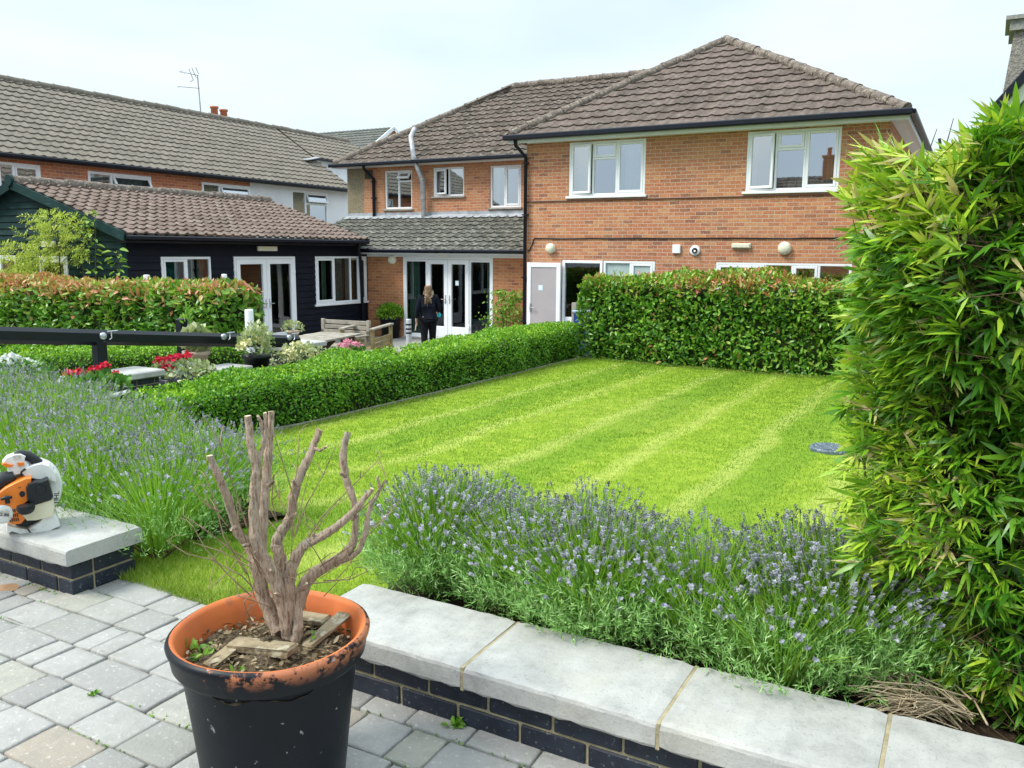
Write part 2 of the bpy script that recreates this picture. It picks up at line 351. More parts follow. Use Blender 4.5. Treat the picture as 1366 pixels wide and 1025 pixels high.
def window(parent, fr, a0, z0, a1, z1, cols, name='window', g='glass', sill=True, fw=.05, back=-.09, sillm=None, curt=None, label=None):
    """cols: list of (share, [ (share, kind, angle) from the bottom up ]) ; kind in fixed, l, r, t"""
    w = a1-a0; h = z1-z0; mb = MB(); fs = fw
    for q in ((a0, z0, a0+fs, z1), (a1-fs, z0, a1, z1), (a0+fs, z0, a1-fs, z0+fs), (a0+fs, z1-fs, a1-fs, z1)):
        fr.box(mb, q[0], back, q[1], q[2], back+.07, q[3], 0, .006)
    ia0, ia1, iz0, iz1 = a0+fs, a1-fs, z0+fs, z1-fs
    tw = sum(c[0] for c in cols); a = ia0; lights = []
    for i, (cw, rows) in enumerate(cols):
        an = a + (ia1-ia0)*cw/tw
        l0 = a + (fs*.45 if i else 0); l1 = an - (fs*.45 if i < len(cols)-1 else 0)
        if i: fr.box(mb, a-fs*.45, back+.004, iz0, a+fs*.45, back+.066, iz1, 0, .005)
        z = iz0; tr = sum(r[0] for r in rows)
        for j, (rh, kind, ang) in enumerate(rows):
            zn = z + (iz1-iz0)*rh/tr
            k0 = z + (fs*.45 if j else 0); k1 = zn - (fs*.45 if j < len(rows)-1 else 0)
            if j: fr.box(mb, l0, back+.008, z-fs*.45, l1, back+.062, z+fs*.45, 0, .005)
            lights.append((l0, k0, l1, k1, kind, ang)); z = zn
        a = an
    wo = mb.build(name, M['upvc'], parent)
    if label: wo['label'] = label
    for (l0, k0, l1, k1, kind, ang) in lights:
        if kind == 'fixed':
            gb = MB(); gb.face([fr(*q) for q in ((l0, back+.03, k0), (l1, back+.03, k0), (l1, back+.03, k1), (l0, back+.03, k1))]); gb.build('pane', M[g], wo)
        else:
            c_, gb = casement(wo, fr, l0+.003, k0+.003, l1-.003, k1-.003, kind, ang, .05, None, back+.05)
            gb.build('pane', M[g], wo)
    if sill:
        sb = MB(); fr.box(sb, a0-.05, back-.0, z0-.05, a1+.05, .06, z0-.002, 0, .006); sb.build('sill', M[sillm or 'upvc'], wo)
    for c in (curt or []):   # (from share, to share, material)
        curtain('curtain', fr, a0+w*c[0], a0+w*c[1], z0+.03, z1-.02, back-.12, M[c[2]], wo, c[3] if len(c) > 3 else 4)
    return wo
def tile_roof(mb, O, U, V, umin, umax, Lv, gauge=.34, wave=.3, amp=.03, step=.032, m=0, seg=8):
    """tiles over a slope: O origin at the eave, U along it, V up it; umin(v), umax(v) bound the slope"""
    O, U, V = Vector(O), Vector(U).normalized(), Vector(V).normalized(); Nn = U.cross(V)
    if Nn.z < 0: Nn = -Nn
    flip = U.cross(V).z < 0; du = wave/seg; r = 0; v0 = 0.0
    prof = lambda u: amp*max(0, math.cos(2*math.pi*u/wave))**1.2 if seg > 4 else amp*(.5+.5*math.cos(2*math.pi*u/wave))
    while v0 < Lv - .02:
        v1 = min(v0+gauge, Lv); lo = min(umin(v0), umin(v1)); hi = max(umax(v0), umax(v1))
        k0 = math.floor(lo/du); k1 = math.ceil(hi/du); us = [k*du for k in range(k0, k1+1)]
        j = [random.uniform(-.004, .006) for _ in range(int((k1-k0)/seg)+3)]
        rows = []
        for (v, e, q) in ((v0, -.012, 0), (v0, step, 1), (v1, 0, 1)):
            row = []
            for i, u in enumerate(us):
                uc = min(max(u, umin(v)), umax(v)); jj = j[(i + (k0 % seg))//seg]
                row.append(O + U*uc + V*(v - (.01 if q and e else 0)) + Nn*(e + prof(u)*(1 if q else .9) + (jj if e > 0 else 0)))
            rows.append(row)
        b = len(mb.v)
        for row in rows: mb.v.extend([tuple(p) for p in row])
        n = len(us)
        for t in (0, 1):
            for i in range(n-1):
                q = (b+t*n+i, b+t*n+i+1, b+(t+1)*n+i+1, b+(t+1)*n+i)
                tu = math.floor((us[i]+wave/2)/wave)+.5
                mb.f.append(q[::-1] if flip else q); mb.uv.append([(tu, r+.5)]*4); mb.m.append(m); mb.s.append(False)
        v0 = v0+gauge; r += 1
def ridge_tiles(mb, a, b, rad=.105, seglen=.42, m=0):
    a, b = Vector(a), Vector(b); d = b-a; n = max(1, int(d.length/seglen)); dn = d.normalized()
    for i in range(n):
        p = a + d*(i/n) ; q = a + d*((i+1)/n); r0 = rad*random.uniform(.97, 1.06)
        up = Vector((0, 0, random.uniform(-.008, .012)))
        pts = [p+up+dn*.004, p+up+(q-p)*.12, p+up+(q-p)*.13, q+up]
        mb.tube([pts[0], pts[1]], r0*1.08, 10, m); mb.tube([pts[2], pts[3]], [r0*1.0, r0*.96], 10, m)
def gutter(mb, a, b, r=.06, m=0):
    mb.bar(a, b, r*2, r*1.5, m, .02)
def lamp_round(parent, fr, px, py, r):
    a, z = fr.px(px, py); mb = MB(); c = fr(a, 0, z); ax = fr(0, 1, 0)-fr(0, 0, 0)
    mb.lathe([(r*.99, .001), (r, .03)], c, 24, 1, True, ax); mb.lathe([(r, .03), (r*.97, .055), (r*.8, .085), (r*.45, .105), (0, .11)], c, 24, 0, True, ax)
    return mb.build('wall_lamp', [M['lamp_glass'], M['upvc']], parent)
# ================================================================ ground and setting
GZ = -.80      # level of the patio by the houses
def lawn_z(x, y):
    def ss(t): t = np.clip(t, 0, 1); return t*t*(3-2*t)
    return -.50*ss((y-2.35)/4.6) - .10*np.clip((y-6.5)/8.4, 0, 1) + .012*np.sin(x*.9+y*.5)*np.clip((y-3)/2, 0, 1)
# big ground sheet, reaching the horizon
mb = MB(); mb.face([(-300, -120, -1.6), (300, -120, -1.6), (300, 400, -1.6), (-300, 400, -1.6)])
prop(mb.build('ground', mat('far_ground', (.06, .09, .03), (.12, .11, .07), .3, .9)), kind='structure')
M['patio'] = mat('pale_concrete_patio', (.36, .35, .32), (.28, .27, .25), 1.5, .9, .2, .2, 40)
mb = MB()
mb.box(-30, 3.0, GZ-.3, -6.75, 40, GZ); mb.box(-6.75, 15.25, GZ-.3, 20, 40, GZ-.004)
prop(mb.build('patio', M['patio']), kind='structure')
# lawn surface
xs = np.linspace(-6.62, 9, 150); ys = np.concatenate([np.linspace(2.375, 6, 60), np.linspace(6.1, 14.95, 110)])
X, Y = np.meshgrid(xs, ys); Z = lawn_z(X, Y) + rng.normal(0, .0025, X.shape)
V = np.stack([X, Y, Z], -1).reshape(-1, 3); nx = len(xs); I = np.arange(len(ys)-1)[:, None]*nx + np.arange(nx-1)[None]
Fq = np.stack([I, I+1, I+nx+1, I+nx], -1).reshape(-1, 4)
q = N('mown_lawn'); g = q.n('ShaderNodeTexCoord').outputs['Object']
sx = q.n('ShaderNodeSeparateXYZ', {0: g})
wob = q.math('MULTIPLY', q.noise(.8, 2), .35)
stripe = q.math('SINE', q.math('MULTIPLY', q.math('ADD', sx.outputs[0], wob), 6.6)); band = q.math('SINE', q.math('MULTIPLY', q.math('ADD', sx.outputs[0], wob), 3.3))  # mower stripes: sheen of leaning blades and pale clippings, painted as colour
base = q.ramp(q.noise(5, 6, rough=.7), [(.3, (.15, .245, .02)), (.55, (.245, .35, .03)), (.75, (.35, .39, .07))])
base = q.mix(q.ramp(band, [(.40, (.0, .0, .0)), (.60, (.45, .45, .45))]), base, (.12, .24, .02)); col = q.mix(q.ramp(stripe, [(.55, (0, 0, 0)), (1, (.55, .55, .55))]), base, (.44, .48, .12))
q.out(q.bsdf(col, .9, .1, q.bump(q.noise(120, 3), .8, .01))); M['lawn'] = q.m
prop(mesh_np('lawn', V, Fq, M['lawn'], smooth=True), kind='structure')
mb = MB(); mb.box(-6.63, 2.25, -.9, 9, 15.0, -.62)
prop(mb.build('lawn_subsoil', mat('subsoil', (.09, .06, .035))), kind='structure')
# soil strips under the hedges
M['soil'] = mat('dark_soil', (.075, .052, .034), (.035, .026, .018), 20, .95, .1, .8, 60, c3=(.14, .10, .06), s3=30)
def sheet(name, x0, x1, y0, y1, zf, m, n=(30, 60), kind='structure', jit=.01):
    X, Y = np.meshgrid(np.linspace(x0, x1, n[0]), np.linspace(y0, y1, n[1])); Z = zf(X, Y) + rng.normal(0, jit, X.shape)
    V = np.stack([X, Y, Z], -1).reshape(-1, 3); k = n[0]; I = np.arange(n[1]-1)[:, None]*k + np.arange(k-1)[None]
    return prop(mesh_np(name, V, np.stack([I, I+1, I+k+1, I+k], -1).reshape(-1, 4), m, smooth=True), kind=kind)
sheet('hedge_bed', -7.95, -6.66, 4.2, 15.6, lambda X, Y: lawn_z(X, Y)-.03, M['soil'], (14, 90))
sheet('far_hedge_bed', -6.66, 3, 14.99, 16.0, lambda X, Y: -.60+0*X, M['soil'], (60, 10))
sheet('lavender_bed', -8.2, -3.45, 2.3, 4.7, lambda X, Y: -.02-.45*np.clip((Y-3.4)/1.3, 0, 1)+0*X, M['soil'], (50, 30))
sheet('border_bed', -2.05, 4, 2.33, 3.3, lambda X, Y: .10-.3*np.clip((Y-2.9)/.5, 0, 1)+0*X, M['soil'], (50, 16))
# ramp down to the patio on the left
X0 = [(-7.75, 2.4, -.03), (-5.6, 2.4, -.03)]
# concrete edging between lawn and hedge
M['edge'] = mat('weathered_edging', (.20, .19, .16), (.10, .10, .08), 8, .95, .1, .5, 40)
mb = MB(); yy = 4.4
while yy < 14.9:
    z = float(lawn_z(-6.6, yy+.45)); z0 = float(lawn_z(-6.6, yy)); z1 = float(lawn_z(-6.6, yy+.9))
    mb.bar((-6.645+random.uniform(-.008, .008), yy, z0-.03), (-6.645+random.uniform(-.008, .008), yy+.89, z1-.03), .05, .14, 0, .006); yy += .9
prop(mb.build('lawn_edging', M['edge']), kind='structure')
# ================================================================ brick paving in the foreground
M['paver'] = None
q = N('tumbled_grey_pavers'); a = q.n('ShaderNodeAttribute', attribute_name='tint').outputs['Fac']
c = q.ramp(a, [(0, (.28, .275, .26)), (.35, (.33, .325, .305)), (.7, (.37, .365, .345)), (.95, (.33, .32, .25)), (1, (.33, .29, .24))])
c = q.mix(q.math('MULTIPLY', q.ramp(q.noise(9, 6, rough=.7), [(.42, (0, 0, 0)), (.7, (1, 1, 1))]), .45), c, (.20, .20, .185))
c = q.mix(q.math('MULTIPLY', q.ramp(q.noise(55, 3), [(.60, (0, 0, 0)), (.68, (1, 1, 1))]), .4), c, (.58, .57, .54))
c = q.mix(q.math('MULTIPLY', q.ramp(q.noise(2.1, 3), [(.5, (0, 0, 0)), (.72, (1, 1, 1))]), .3), c, (.24, .26, .20))
q.out(q.bsdf(c, .9, .2, q.bump(q.noise(45, 5, rough=.75), .55, .012))); M['paver'] = q.m
M['joint'] = mat('mossy_joint_sand', (.10, .085, .055), (.05, .045, .03), 30, .95, .1, .8, 80, c3=(.05, .09, .02), s3=9)
mb = MB(); mb.face([(-14, -3, -.016), (8, -3, -.016), (8, 2.5, -.016), (-14, 2.5, -.016)]); mb.face([(-14, -3, -.4), (8, -3, -.4), (8, -3, -.016), (-14, -3, -.016)])
prop(mb.build('paving_bed', M['joint']), kind='structure')
pv, pf, pt = [], [], []
def paver(x0, y0, x1, y1, z, tint):
    cx, cy = (x0+x1)/2, (y0+y1)/2; th = random.uniform(-.02, .02); tx, ty = random.uniform(-.012, .012), random.uniform(-.012, .012)
    b = len(pv); c_ = .011
    def ring(ins, zz, n=3):
        out = []
        pts = [(x0+ins, y0+ins), (x1-ins, y0+ins), (x1-ins, y1-ins), (x0+ins, y1-ins)]
        for i in range(4):
            p, q_ = pts[i], pts[(i+1) % 4]
            for k in range(n):
                t = k/n; x = p[0]+(q_[0]-p[0])*t; y = p[1]+(q_[1]-p[1])*t
                jj = random.uniform(-.0022, .0022) if k else 0
                if k == 0: x += .0012*(1 if cx > x else -1); y += .0012*(1 if cy > y else -1)
                x += jj; y += jj; dx, dy = x-cx, y-cy
                out.append((cx+dx-dy*th, cy+dy+dx*th, zz+dx*tx+dy*ty))
        return out
    r0 = ring(.001, z-.05); r1 = ring(.001, z-.006); r2 = ring(.004, z-.0015); r3 = ring(.012, z)
    n = 12
    pv.extend(r0+r1+r2+r3); pt.extend([tint]*(4*n))
    for k in range(3):
        for i in range(n): pf.append((b+k*n+i, b+k*n+(i+1) % n, b+(k+1)*n+(i+1) % n, b+(k+1)*n+i))
    t = [b+3*n+i for i in range(n)]
    pf.extend([(t[0], t[1], t[2], t[3]), (t[0], t[3], t[4], t[11]), (t[11], t[4], t[5], t[10]), (t[10], t[5], t[6], t[9]), (t[9], t[6], t[7], t[8])])
yy = 2.36; rowh = .178
while yy > -.6:
    x = -9 + random.uniform(0, .2)
    while x < 1.2:
        w = random.choice((.10, .13, .178, .178, .225, .225, .25)); tn = min(1, max(0, random.gauss(.45, .25)))
        if random.random() < .05: tn = 1
        paver(x+.0005, yy-rowh+.001, x+w-.0005, yy-.001, random.uniform(-.003, .004), tn); x += w+.004
    yy -= rowh+.002
prop(mesh_np('paving', pv, pf, M['paver'], attrs={'tint': pt}), kind='structure')
# ================================================================ low garden walls of blue brick with concrete coping
q = N('blue_engineering_brick'); c = q.ramp(q.noise(14, 4), [(.35, (.010, .014, .025)), (.65, (.020, .027, .042))])
c = q.mix(q.math('MULTIPLY', q.ramp(q.noise(70, 3), [(.62, (0, 0, 0)), (.70, (1, 1, 1))]), .5), c, (.25, .25, .25))
q.out(q.bsdf(c, .55, .4, q.bump(q.noise(30, 3), .25, .006))); M['blue_brick'] = q.m
M['mortar'] = mat('buff_mortar', (.40, .345, .22), (.27, .235, .15), 25, .95, .1, .5, 60)
q = N('cast_concrete_coping'); c = q.ramp(q.noise(7, 7, rough=.72), [(.3, (.30, .30, .285)), (.5, (.40, .40, .38)), (.72, (.48, .48, .455))])
c = q.mix(q.math('MULTIPLY', q.ramp(q.noise(130, 2), [(.62, (0, 0, 0)), (.68, (1, 1, 1))]), .5), c, (.22, .21, .19))
c = q.mix(q.math('MULTIPLY', q.ramp(q.noise(3, 5, rough=.7), [(.52, (0, 0, 0)), (.74, (1, 1, 1))]), .35), c, (.40, .38, .28))
q.out(q.bsdf(c, .85, .25, q.bump(q.noise(60, 6, rough=.8), .5, .008))); M['coping'] = q.m
def rough_box(x0, y0, z0, x1, y1, z1, mb, bev=.01, jit=.0015, n=6):
    """block with subdivided, slightly uneven edges"""
    b = len(mb.v); mb.box(x0, y0, z0, x1, y1, z1, 0, None, bev)
    for i in range(b, len(mb.v)): mb.v[i] = tuple(c + random.uniform(-jit, jit) for c in mb.v[i])
def garden_wall(label, x0, x1, y0, joints, mortar_side=None, depth=.215, zt=.149, base=-.02, group=None, axis='X', zoff=0, name='garden_wall', loose=True):
    t = thing(name, label, 'wall', ((x0+x1)/2, y0, zoff), group)
    def pl(a0, b0, z0, a1, b1, z1, mb, bev=.006, m=0, jit=0):
        b = len(mb.v)
        mb.box(a0, b0, z0, a1, b1, z1, m, None, bev)
        for i in range(b, len(mb.v)):
            v = mb.v[i]; v = (v[0]+random.uniform(-jit, jit), v[1]+random.uniform(-jit, jit), v[2]+random.uniform(-jit, jit)+zoff)
            mb.v[i] = v
    mb = MB(); rows = [(zt-.075, zt-.010), (zt-.150, zt-.085), (zt-.225, zt-.160)]
    for r, (z0, z1) in enumerate(rows):
        x = x1 + (0 if r % 2 else .1125) - .0
        x = x1
        first = .2150 if r % 2 == 0 else .1025
        while x > x0+.02:
            w = min(first, x-x0); pl(x-w, y0, z0, x, y0+.1025, z1, mb, .004, 0, .0012)
            if first < .2: pass
            first = .215; x -= w + .010
        # return face on the free end
        yb = y0 + .1125 if r % 2 == 0 else y0+.1125
        pl(x1-.1025, yb, z0, x1, y0+depth+.10, z1, mb, .004, 0, .001)
        pl(x0, yb, z0, x0+.1025, y0+depth+.10, z1, mb, .004, 0, .001)
    mb.build('brickwork', M['blue_brick'], t)
    mb = MB(); pl(x0+.008, y0+.007, -.09, x1-.008, y0+depth+.09, zt-.002, mb, 0, 0); mb.build('mortar', M['mortar'], t)
    js = [x0-.02] + [j for j in joints if x0 < j < x1] + [x1+.035]
    for a, b in zip(js[:-1], js[1:]):
        mb = MB()
        vs = []
        yf, ybk, z0, z1 = y0-.045, y0+depth+.125, zt+zoff, zt+.078+zoff
        aa, bb = a+(.006 if a != js[0] else 0), b-(.006 if b != js[-1] else 0)
        # weathered coping: chamfered long edges, subdivided along its length
        prof = [(yf+.006, z0), (yf, z0+.008), (yf, z1-.016), (yf+.004, z1-.006), (yf+.016, z1), (ybk-.016, z1+.002), (ybk-.004, z1-.006), (ybk, z1-.016), (ybk, z0+.008), (ybk-.006, z0)]
        n = max(2, int((bb-aa)/.035))
        for i in range(n+1):
            x = aa+(bb-aa)*i/n; e = .004 if i in (0, n) else 0
            for k, (y, z) in enumerate(prof):
                j = .0016 if k not in (0, 9) else .004
                vs.append((x, y+(e if y < yf+.1 else -e)+random.uniform(-j, j)*.7, z-(e if z > z1-.03 else 0)+random.uniform(-j, j)))
        fs = [(i*10+k, i*10+(k+1) % 10, (i+1)*10+(k+1) % 10, (i+1)*10+k) for i in range(n) for k in range(10)]
        fs = [f[::-1] for f in fs]
        mb.faces(vs, fs); mb.faces(vs[:10], [tuple(range(10))]); mb.faces(vs[-10:], [tuple(range(10))[::-1]])
        mb.build('coping_stone', M['coping'], t)
    mb = MB()
    for j in js[1:-1]: mb.box(j-.0055, y0-.04, zt+zoff-.004, j+.0055, y0+depth+.118, zt+.073+zoff)
    if len(js) > 2: mb.build('coping_joint', M['mortar'], t)
    return t
garden_wall('low blue brick wall with pale concrete coping in front of the right lavender', -1.95, 2.6, 2.085, [-1.29, -.655, -.10, .5, 1.1, 1.7, 2.3])
garden_wall('low blue brick wall end with pale coping under the leaf blower', -9.0, -3.325, 2.10, [-4.35, -5.0, -5.65, -6.3, -6.95, -7.6, -8.2])
# ================================================================ houses
FX = lambda c: Fr('X', c)
# ---- right brick wing --------------------------------------------------------------
fr = Fr('X', 17.0); xa, xb, yb = -8.97, -1.53, 27.0; ze = 3.93
house = thing('brick_house', 'two storey orange brick wing with hipped brown tile roof behind the tall hedge', 'house', ((xa+xb)/2, 17.0, GZ))
def rect(fr, l, t, r, b):
    a0, _ = fr.px(l, (t+b)/2); a1, _ = fr.px(r, (t+b)/2); _, z1 = fr.px((l+r)/2, t); _, z0 = fr.px((l+r)/2, b); return a0, z0, a1, z1
w1 = rect(fr, 759, 184, 861, 261); w2 = rect(fr, 996, 168, 1121, 253)
w1 = (w1[0], w1[1], w1[2], ze-.085); w2 = (w2[0], w1[1], w2[2], ze-.085)
d1 = rect(fr, 705, 352, 803, 430); d1 = (d1[0], GZ+.02, d1[2], fr.px(760, 347.5)[1]); win3 = rect(fr, 806, 348, 873, 408); win4 = rect(fr, 954, 348.5, 1135, 412)
hd = d1[3]; win3 = (d1[2]+.02, GZ+.9, win3[2], hd); win4 = (win4[0], GZ+.95, min(win4[2], xb-.3), hd)
dopen = (fr.px(750, 380)[0], GZ+.02, d1[2], hd)
mb = MB(); holes = [w1, w2, dopen, win3, win4]
wall(mb, fr, xa, xb, GZ-.1, ze, holes)
for x_, n_ in ((xa, -1), (xb, 1)): quad(mb, [(x_, 17, GZ-.1), (x_, yb, GZ-.1), (x_, yb, ze), (x_, 17, ze)], (n_, 0, 0))
quad(mb, [(xa, yb, GZ-.1), (xb, yb, GZ-.1), (xb, yb, ze), (xa, yb, ze)], (0, 1, 0))
mb.build('brick_wall', M['brick'], house)
mb = MB(); mb.box(xa+.05, 20.5, GZ, xb-.05, 20.6, ze-.1); mb.box(xa+.05, 17.3, 1.6, xb-.05, 20.5, 1.75); mb.box(xa+.05, 17.3, GZ, xb-.05, 20.5, GZ+.02); mb.box(xa+.3, 17.3, ze-.12, xb-.05, 20.5, ze-.1); mb.build('interior', M['interior'], house)
# roof
OV = .33; ex0, ex1, ey = xa-OV, xb+OV, 17-OV; hw = (ex1-ex0)/2; rise = 2.62; cx = -5.52; zb = ze+.06; dep = 3.75
rise = P(965, 52, y=ey+dep).z-.06-zb; sl_ = math.hypot(dep, rise); hL = cx-ex0; hR = ex1-cx; sL = math.hypot(hL, rise); sR = math.hypot(hR, rise); mb = MB()
tile_roof(mb, (ex0, ey, zb), (1, 0, 0), (0, dep, rise), lambda v: hL*v/sl_+.02, lambda v: 2*hw-hR*v/sl_-.02, sl_, .345, .30, .024, .030)
ylen = yb+OV-ey
tile_roof(mb, (ex0, yb+OV, zb), (0, -1, 0), (hL, 0, rise), lambda v: 0, lambda v: ylen-dep*v/sL-.02, sL, .345, .30, .024, .03)
tile_roof(mb, (ex1, ey, zb), (0, 1, 0), (-hR, 0, rise), lambda v: dep*v/sR+.02, lambda v: ylen, sR, .345, .30, .024, .03)
quad(mb, [(ex0, yb+OV, zb), (ex1, yb+OV, zb), (cx, yb+OV, zb+rise)], (0, 1, 0)) 
ro = mb.build('roof', M['tile_r'], house)
mb = MB(); ap = (cx, ey+dep, zb+rise+.03)
ridge_tiles(mb, (ex0+.05, ey+.05, zb+.05), ap); ridge_tiles(mb, (ex1-.05, ey+.05, zb+.05), ap); ridge_tiles(mb, ap, (cx, yb+OV, zb+rise+.03)); mb.build('ridge_tiles', M['ridge'], ro)
mb = MB(); mb.box(ex0+.03, ey+.05, ze-.02, ex1-.03, 17, ze+.02)      # soffit
mb.box(ex0, ey+.03, ze-.075, ex1, ey+.055, ze+.10); mb.box(xa+.02, 17-.03, ze-.06, xb, 17-.002, ze-.022)
mb.box(xb-.01, 17, ze-.02, ex1-.03, yb, ze+.02); mb.box(ex1-.05, ey+.05, ze-.06, ex1-.02, yb, ze+.10); mb.box(ex0+.02, ey+.05, ze-.02, ex0+.05, yb, ze+.10)
mb.build('fascia', M['white_paint'], house)
mb = MB(); gutter(mb, (ex0-.06, ey-.05, ze+.045), (ex1+.06, ey-.05, ze+.045), .075); gutter(mb, (ex1+.05, ey-.03, ze+.055), (ex1+.05, yb, ze+.055), .055)
gutter(mb, (ex0-.05, ey-.03, ze+.055), (ex0-.05, yb, ze+.055), .055)
mb.build('gutter', M['black'], house)
mb = MB(); dpx = xa+.03
mb.tube([(ex0+.2, ey, ze+.02), (ex0+.22, ey, ze-.12), (dpx-.02, 16.93, ze-.35), (dpx-.02, 16.93, GZ)], .04, 10)
for z in (ze-.5, 2.3, .9, -.1): mb.box(dpx-.08, 16.88, z, dpx+.04, 16.995, z+.03)
mb.build('downpipe', M['black'], house)
window(house, fr, *w1, [(1, [(1, 'l', 9)]), (1.05, [(.70, 'fixed', 0), (.30, 't', 0)]), (1.15, [(1, 'r', 0)])], curt=[(.06, .22, 'curtain', 2), (.70, .99, 'curtain', 3)], back=-.08)
window(house, fr, *w2, [(1, [(1, 'l', 9)]), (1.05, [(.70, 'fixed', 0), (.30, 't', 0)]), (1.15, [(1, 'r', 0)])], curt=[(.02, .1, 'curtain', 1), (.85, .99, 'curtain_sage', 2)], back=-.08)
mb = MB(); x_ = w2[0]+(w2[2]-w2[0])*.52   # bottle and boxes on the sill inside
zt = w2[1]+.06
mb.box(x_-.12, 17.17, zt, x_+.02, 17.25, zt+.1); mb.box(x_+.05, 17.17, zt, x_+.15, 17.25, zt+.2); mb.tube([(x_+.10, 17.2, zt+.2), (x_+.10, 17.2, zt+.28)], .02, 8); mb.build('sill_clutter', M['curtain'], house)
window(house, fr, *win3, [(1.15, [(1, 'fixed', 0)]), (1, [(1, 'r', 0)])], g='frost', back=-.07)
window(house, fr, *win4, [(1.9, [(1, 'r', 0)]), (1.05, [(1, 'fixed', 0)]), (1, [(1, 'l', 0)]), (1.1, [(1, 'fixed', 0)])], back=-.07, curt=[(.02, .35, 'curtain_sage', 5)])
# doorway with dark light above a white panel, and a grey panelled door opened back against the wall
mb = MB(); fr.box(mb, dopen[0], -.1, dopen[1], dopen[0]+.06, 0.01, hd, 0, .005); fr.box(mb, dopen[2]-.06, -.1, dopen[1], dopen[2]+.0, .01, hd, 0, .005); fr.box(mb, dopen[0]+.06, -.1, hd-.06, dopen[2]-.06, .01, hd, 0, .005)
fr.box(mb, dopen[0]+.06, -.08, dopen[1], dopen[2]-.06, -.03, GZ+.85, 0, .005)
do = mb.build('door_frame', M['upvc'], house); gb = MB(); gb.face([fr(*q) for q in ((dopen[0]+.06, -.05, GZ+.85), (dopen[2]-.06, -.05, GZ+.85), (dopen[2]-.06, -.05, hd-.06), (dopen[0]+.06, -.05, hd-.06))]); gb.build('pane', M['glass_dark'], do)
dl0, dl1 = fr.px(705.5, 390)[0], dopen[0]-.0; dz = hd-.06
mb = MB(); f = .1
for q in ((dl0, GZ+.03, dl0+f, dz), (dl1-f, GZ+.03, dl1, dz), (dl0+f, GZ+.03, dl1-f, GZ+.2), (dl0+f, dz-f, dl1-f, dz)): fr.box(mb, q[0], .05, q[1], q[2], .105, q[3], 0, .006)
do = mb.build('door', M['upvc'], house)
mb = MB(); fr.box(mb, dl0+f, .06, GZ+.2, dl1-f, .09, dz-f); mb.build('door_panel', M['grey_panel'], do)
M['sticker'] = mat('pale_blue_notice', (.62, .78, .85), (.58, .74, .82), 30, .6)
a_, z_ = fr.px(723.5, 384); mb = MB(); fr.box(mb, a_-.055, .09, z_-.06, a_+.055, .094, z_+.06); fr.box(mb, a_-.03, .0945, z_-.03, a_+.03, .0955, z_+.03, 1); mb.build('door_notice', [M['sticker'], M['upvc']], do)
mb = MB(); a_, z_ = fr.px(712, 410); fr.box(mb, a_-.05, .105, z_-.10, a_-.02, .115, z_+.10, 0, .004); mb.tube([fr(a_-.035, .11, z_), fr(a_-.035, .15, z_), fr(a_+.09, .15, z_)], .011, 8); mb.build('handle', M['steel'], do)
# fittings on the wall
lamp_round(house, fr, 735, 331.5, .115); lamp_round(house, fr, 1047, 331.5, .130)
mb = MB(); a_, z_ = fr.px(903, 332.5); fr.box(mb, a_-.085, .001, z_-.09, a_+.085, .055, z_+.09, 0, .01); mb.build('junction_box', M['upvc'], house)
mb = MB(); a_, z_ = fr.px(927.5, 334.5); ax = Vector((0, -1, 0)); c_ = fr(a_, 0, z_)
mb.lathe([(.105, .001), (.105, .03), (.09, .04), (.06, .045)], c_, 20, 0, True, ax); mb.lathe([(.06, .045), (.052, .075), (.03, .09), (0, .097)], c_, 20, 1, True, ax); mb.lathe([(.022, .06), (.022, .11), (0, .11)], c_+Vector((.02, 0, -.015)), 12, 0, True, ax)
mb.build('security_camera', [M['upvc'], M['black']], house)
mb = MB(); a_, z_ = fr.px(989, 328.3); fr.box(mb, a_-.19, .001, z_-.05, a_+.19, .03, z_+.05, 0, .008); fr.box(mb, a_-.18, .031, z_-.04, a_+.18, .07, z_+.045, 0, .012); mb.build('emergency_light', M['lamp_glass'], house)
mb = MB(); zc = fr.px(850, 318.3)[1]; x0_ = fr.px(713, 319)[0]; pts = [fr(xa+.05, .015, zc-.30), fr(x0_-.12, .015, zc-.27), fr(x0_-.04, .015, zc-.12), fr(x0_-.02, .015, zc-.03)]
x_ = x0_
while x_ < xb: pts.append(fr(x_, .016, zc+random.uniform(-.006, .006))); x_ += .35
mb.tube(pts, .012, 6); mb.build('cable', M['black'], house)
mb = MB(); zc = fr.px(850, 265.2)[1]; fr.box(mb, xa+.01, .0, zc-.02, xb, .028, zc); mb.build('lintel_ledge', mat('dark_brick_ledge', (.16, .07, .05), (.11, .05, .04), 8, .9), house)
# ---- middle brick range -------------------------------------------------------------
fu = Fr('X', 20.1); fl = Fr('X', 18.0); mxa = -16.7
mid = thing('brick_house', 'two storey brick range with lean-to roof and white french doors, right of the annexe', 'house', (-12.8, 18.0, GZ))
um = rect(fu, 513, 223, 549.5, 279); ub = rect(fu, 577.5, 218.5, 619, 262); uc = rect(fu, 653.5, 214, 695, 277.5)
zt_ = ze-.14; um = (um[0], um[1], um[2], zt_); ub = (ub[0], ub[1], ub[2], zt_+.02); uc = (uc[0], um[1]-.02, uc[2], zt_)
mb = MB(); wall(mb, fu, mxa+.62, xa-.0, 2.3, ze, [um, ub, uc]); mb.build('upper_wall', M['brick_mid'], mid)
mb = MB(); quad(mb, [(mxa, 20.1, GZ), (mxa, 28, GZ), (mxa, 28, ze), (mxa, 20.1, ze)], (-1, 0, 0)); wall(mb, fu, mxa, mxa+.62, 1.2, ze); mb.build('pebbledash_panel', M['pebble'], mid)
mb = MB(); a_ = fu.px(492, 232)[0]; z_ = fu.px(492, 233)[1]; fu.box(mb, a_-.14, .002, z_-.13, a_+.14, .02, z_+.13); mb.build('air_brick', mat('dark_vent', (.06, .07, .05)), mid)
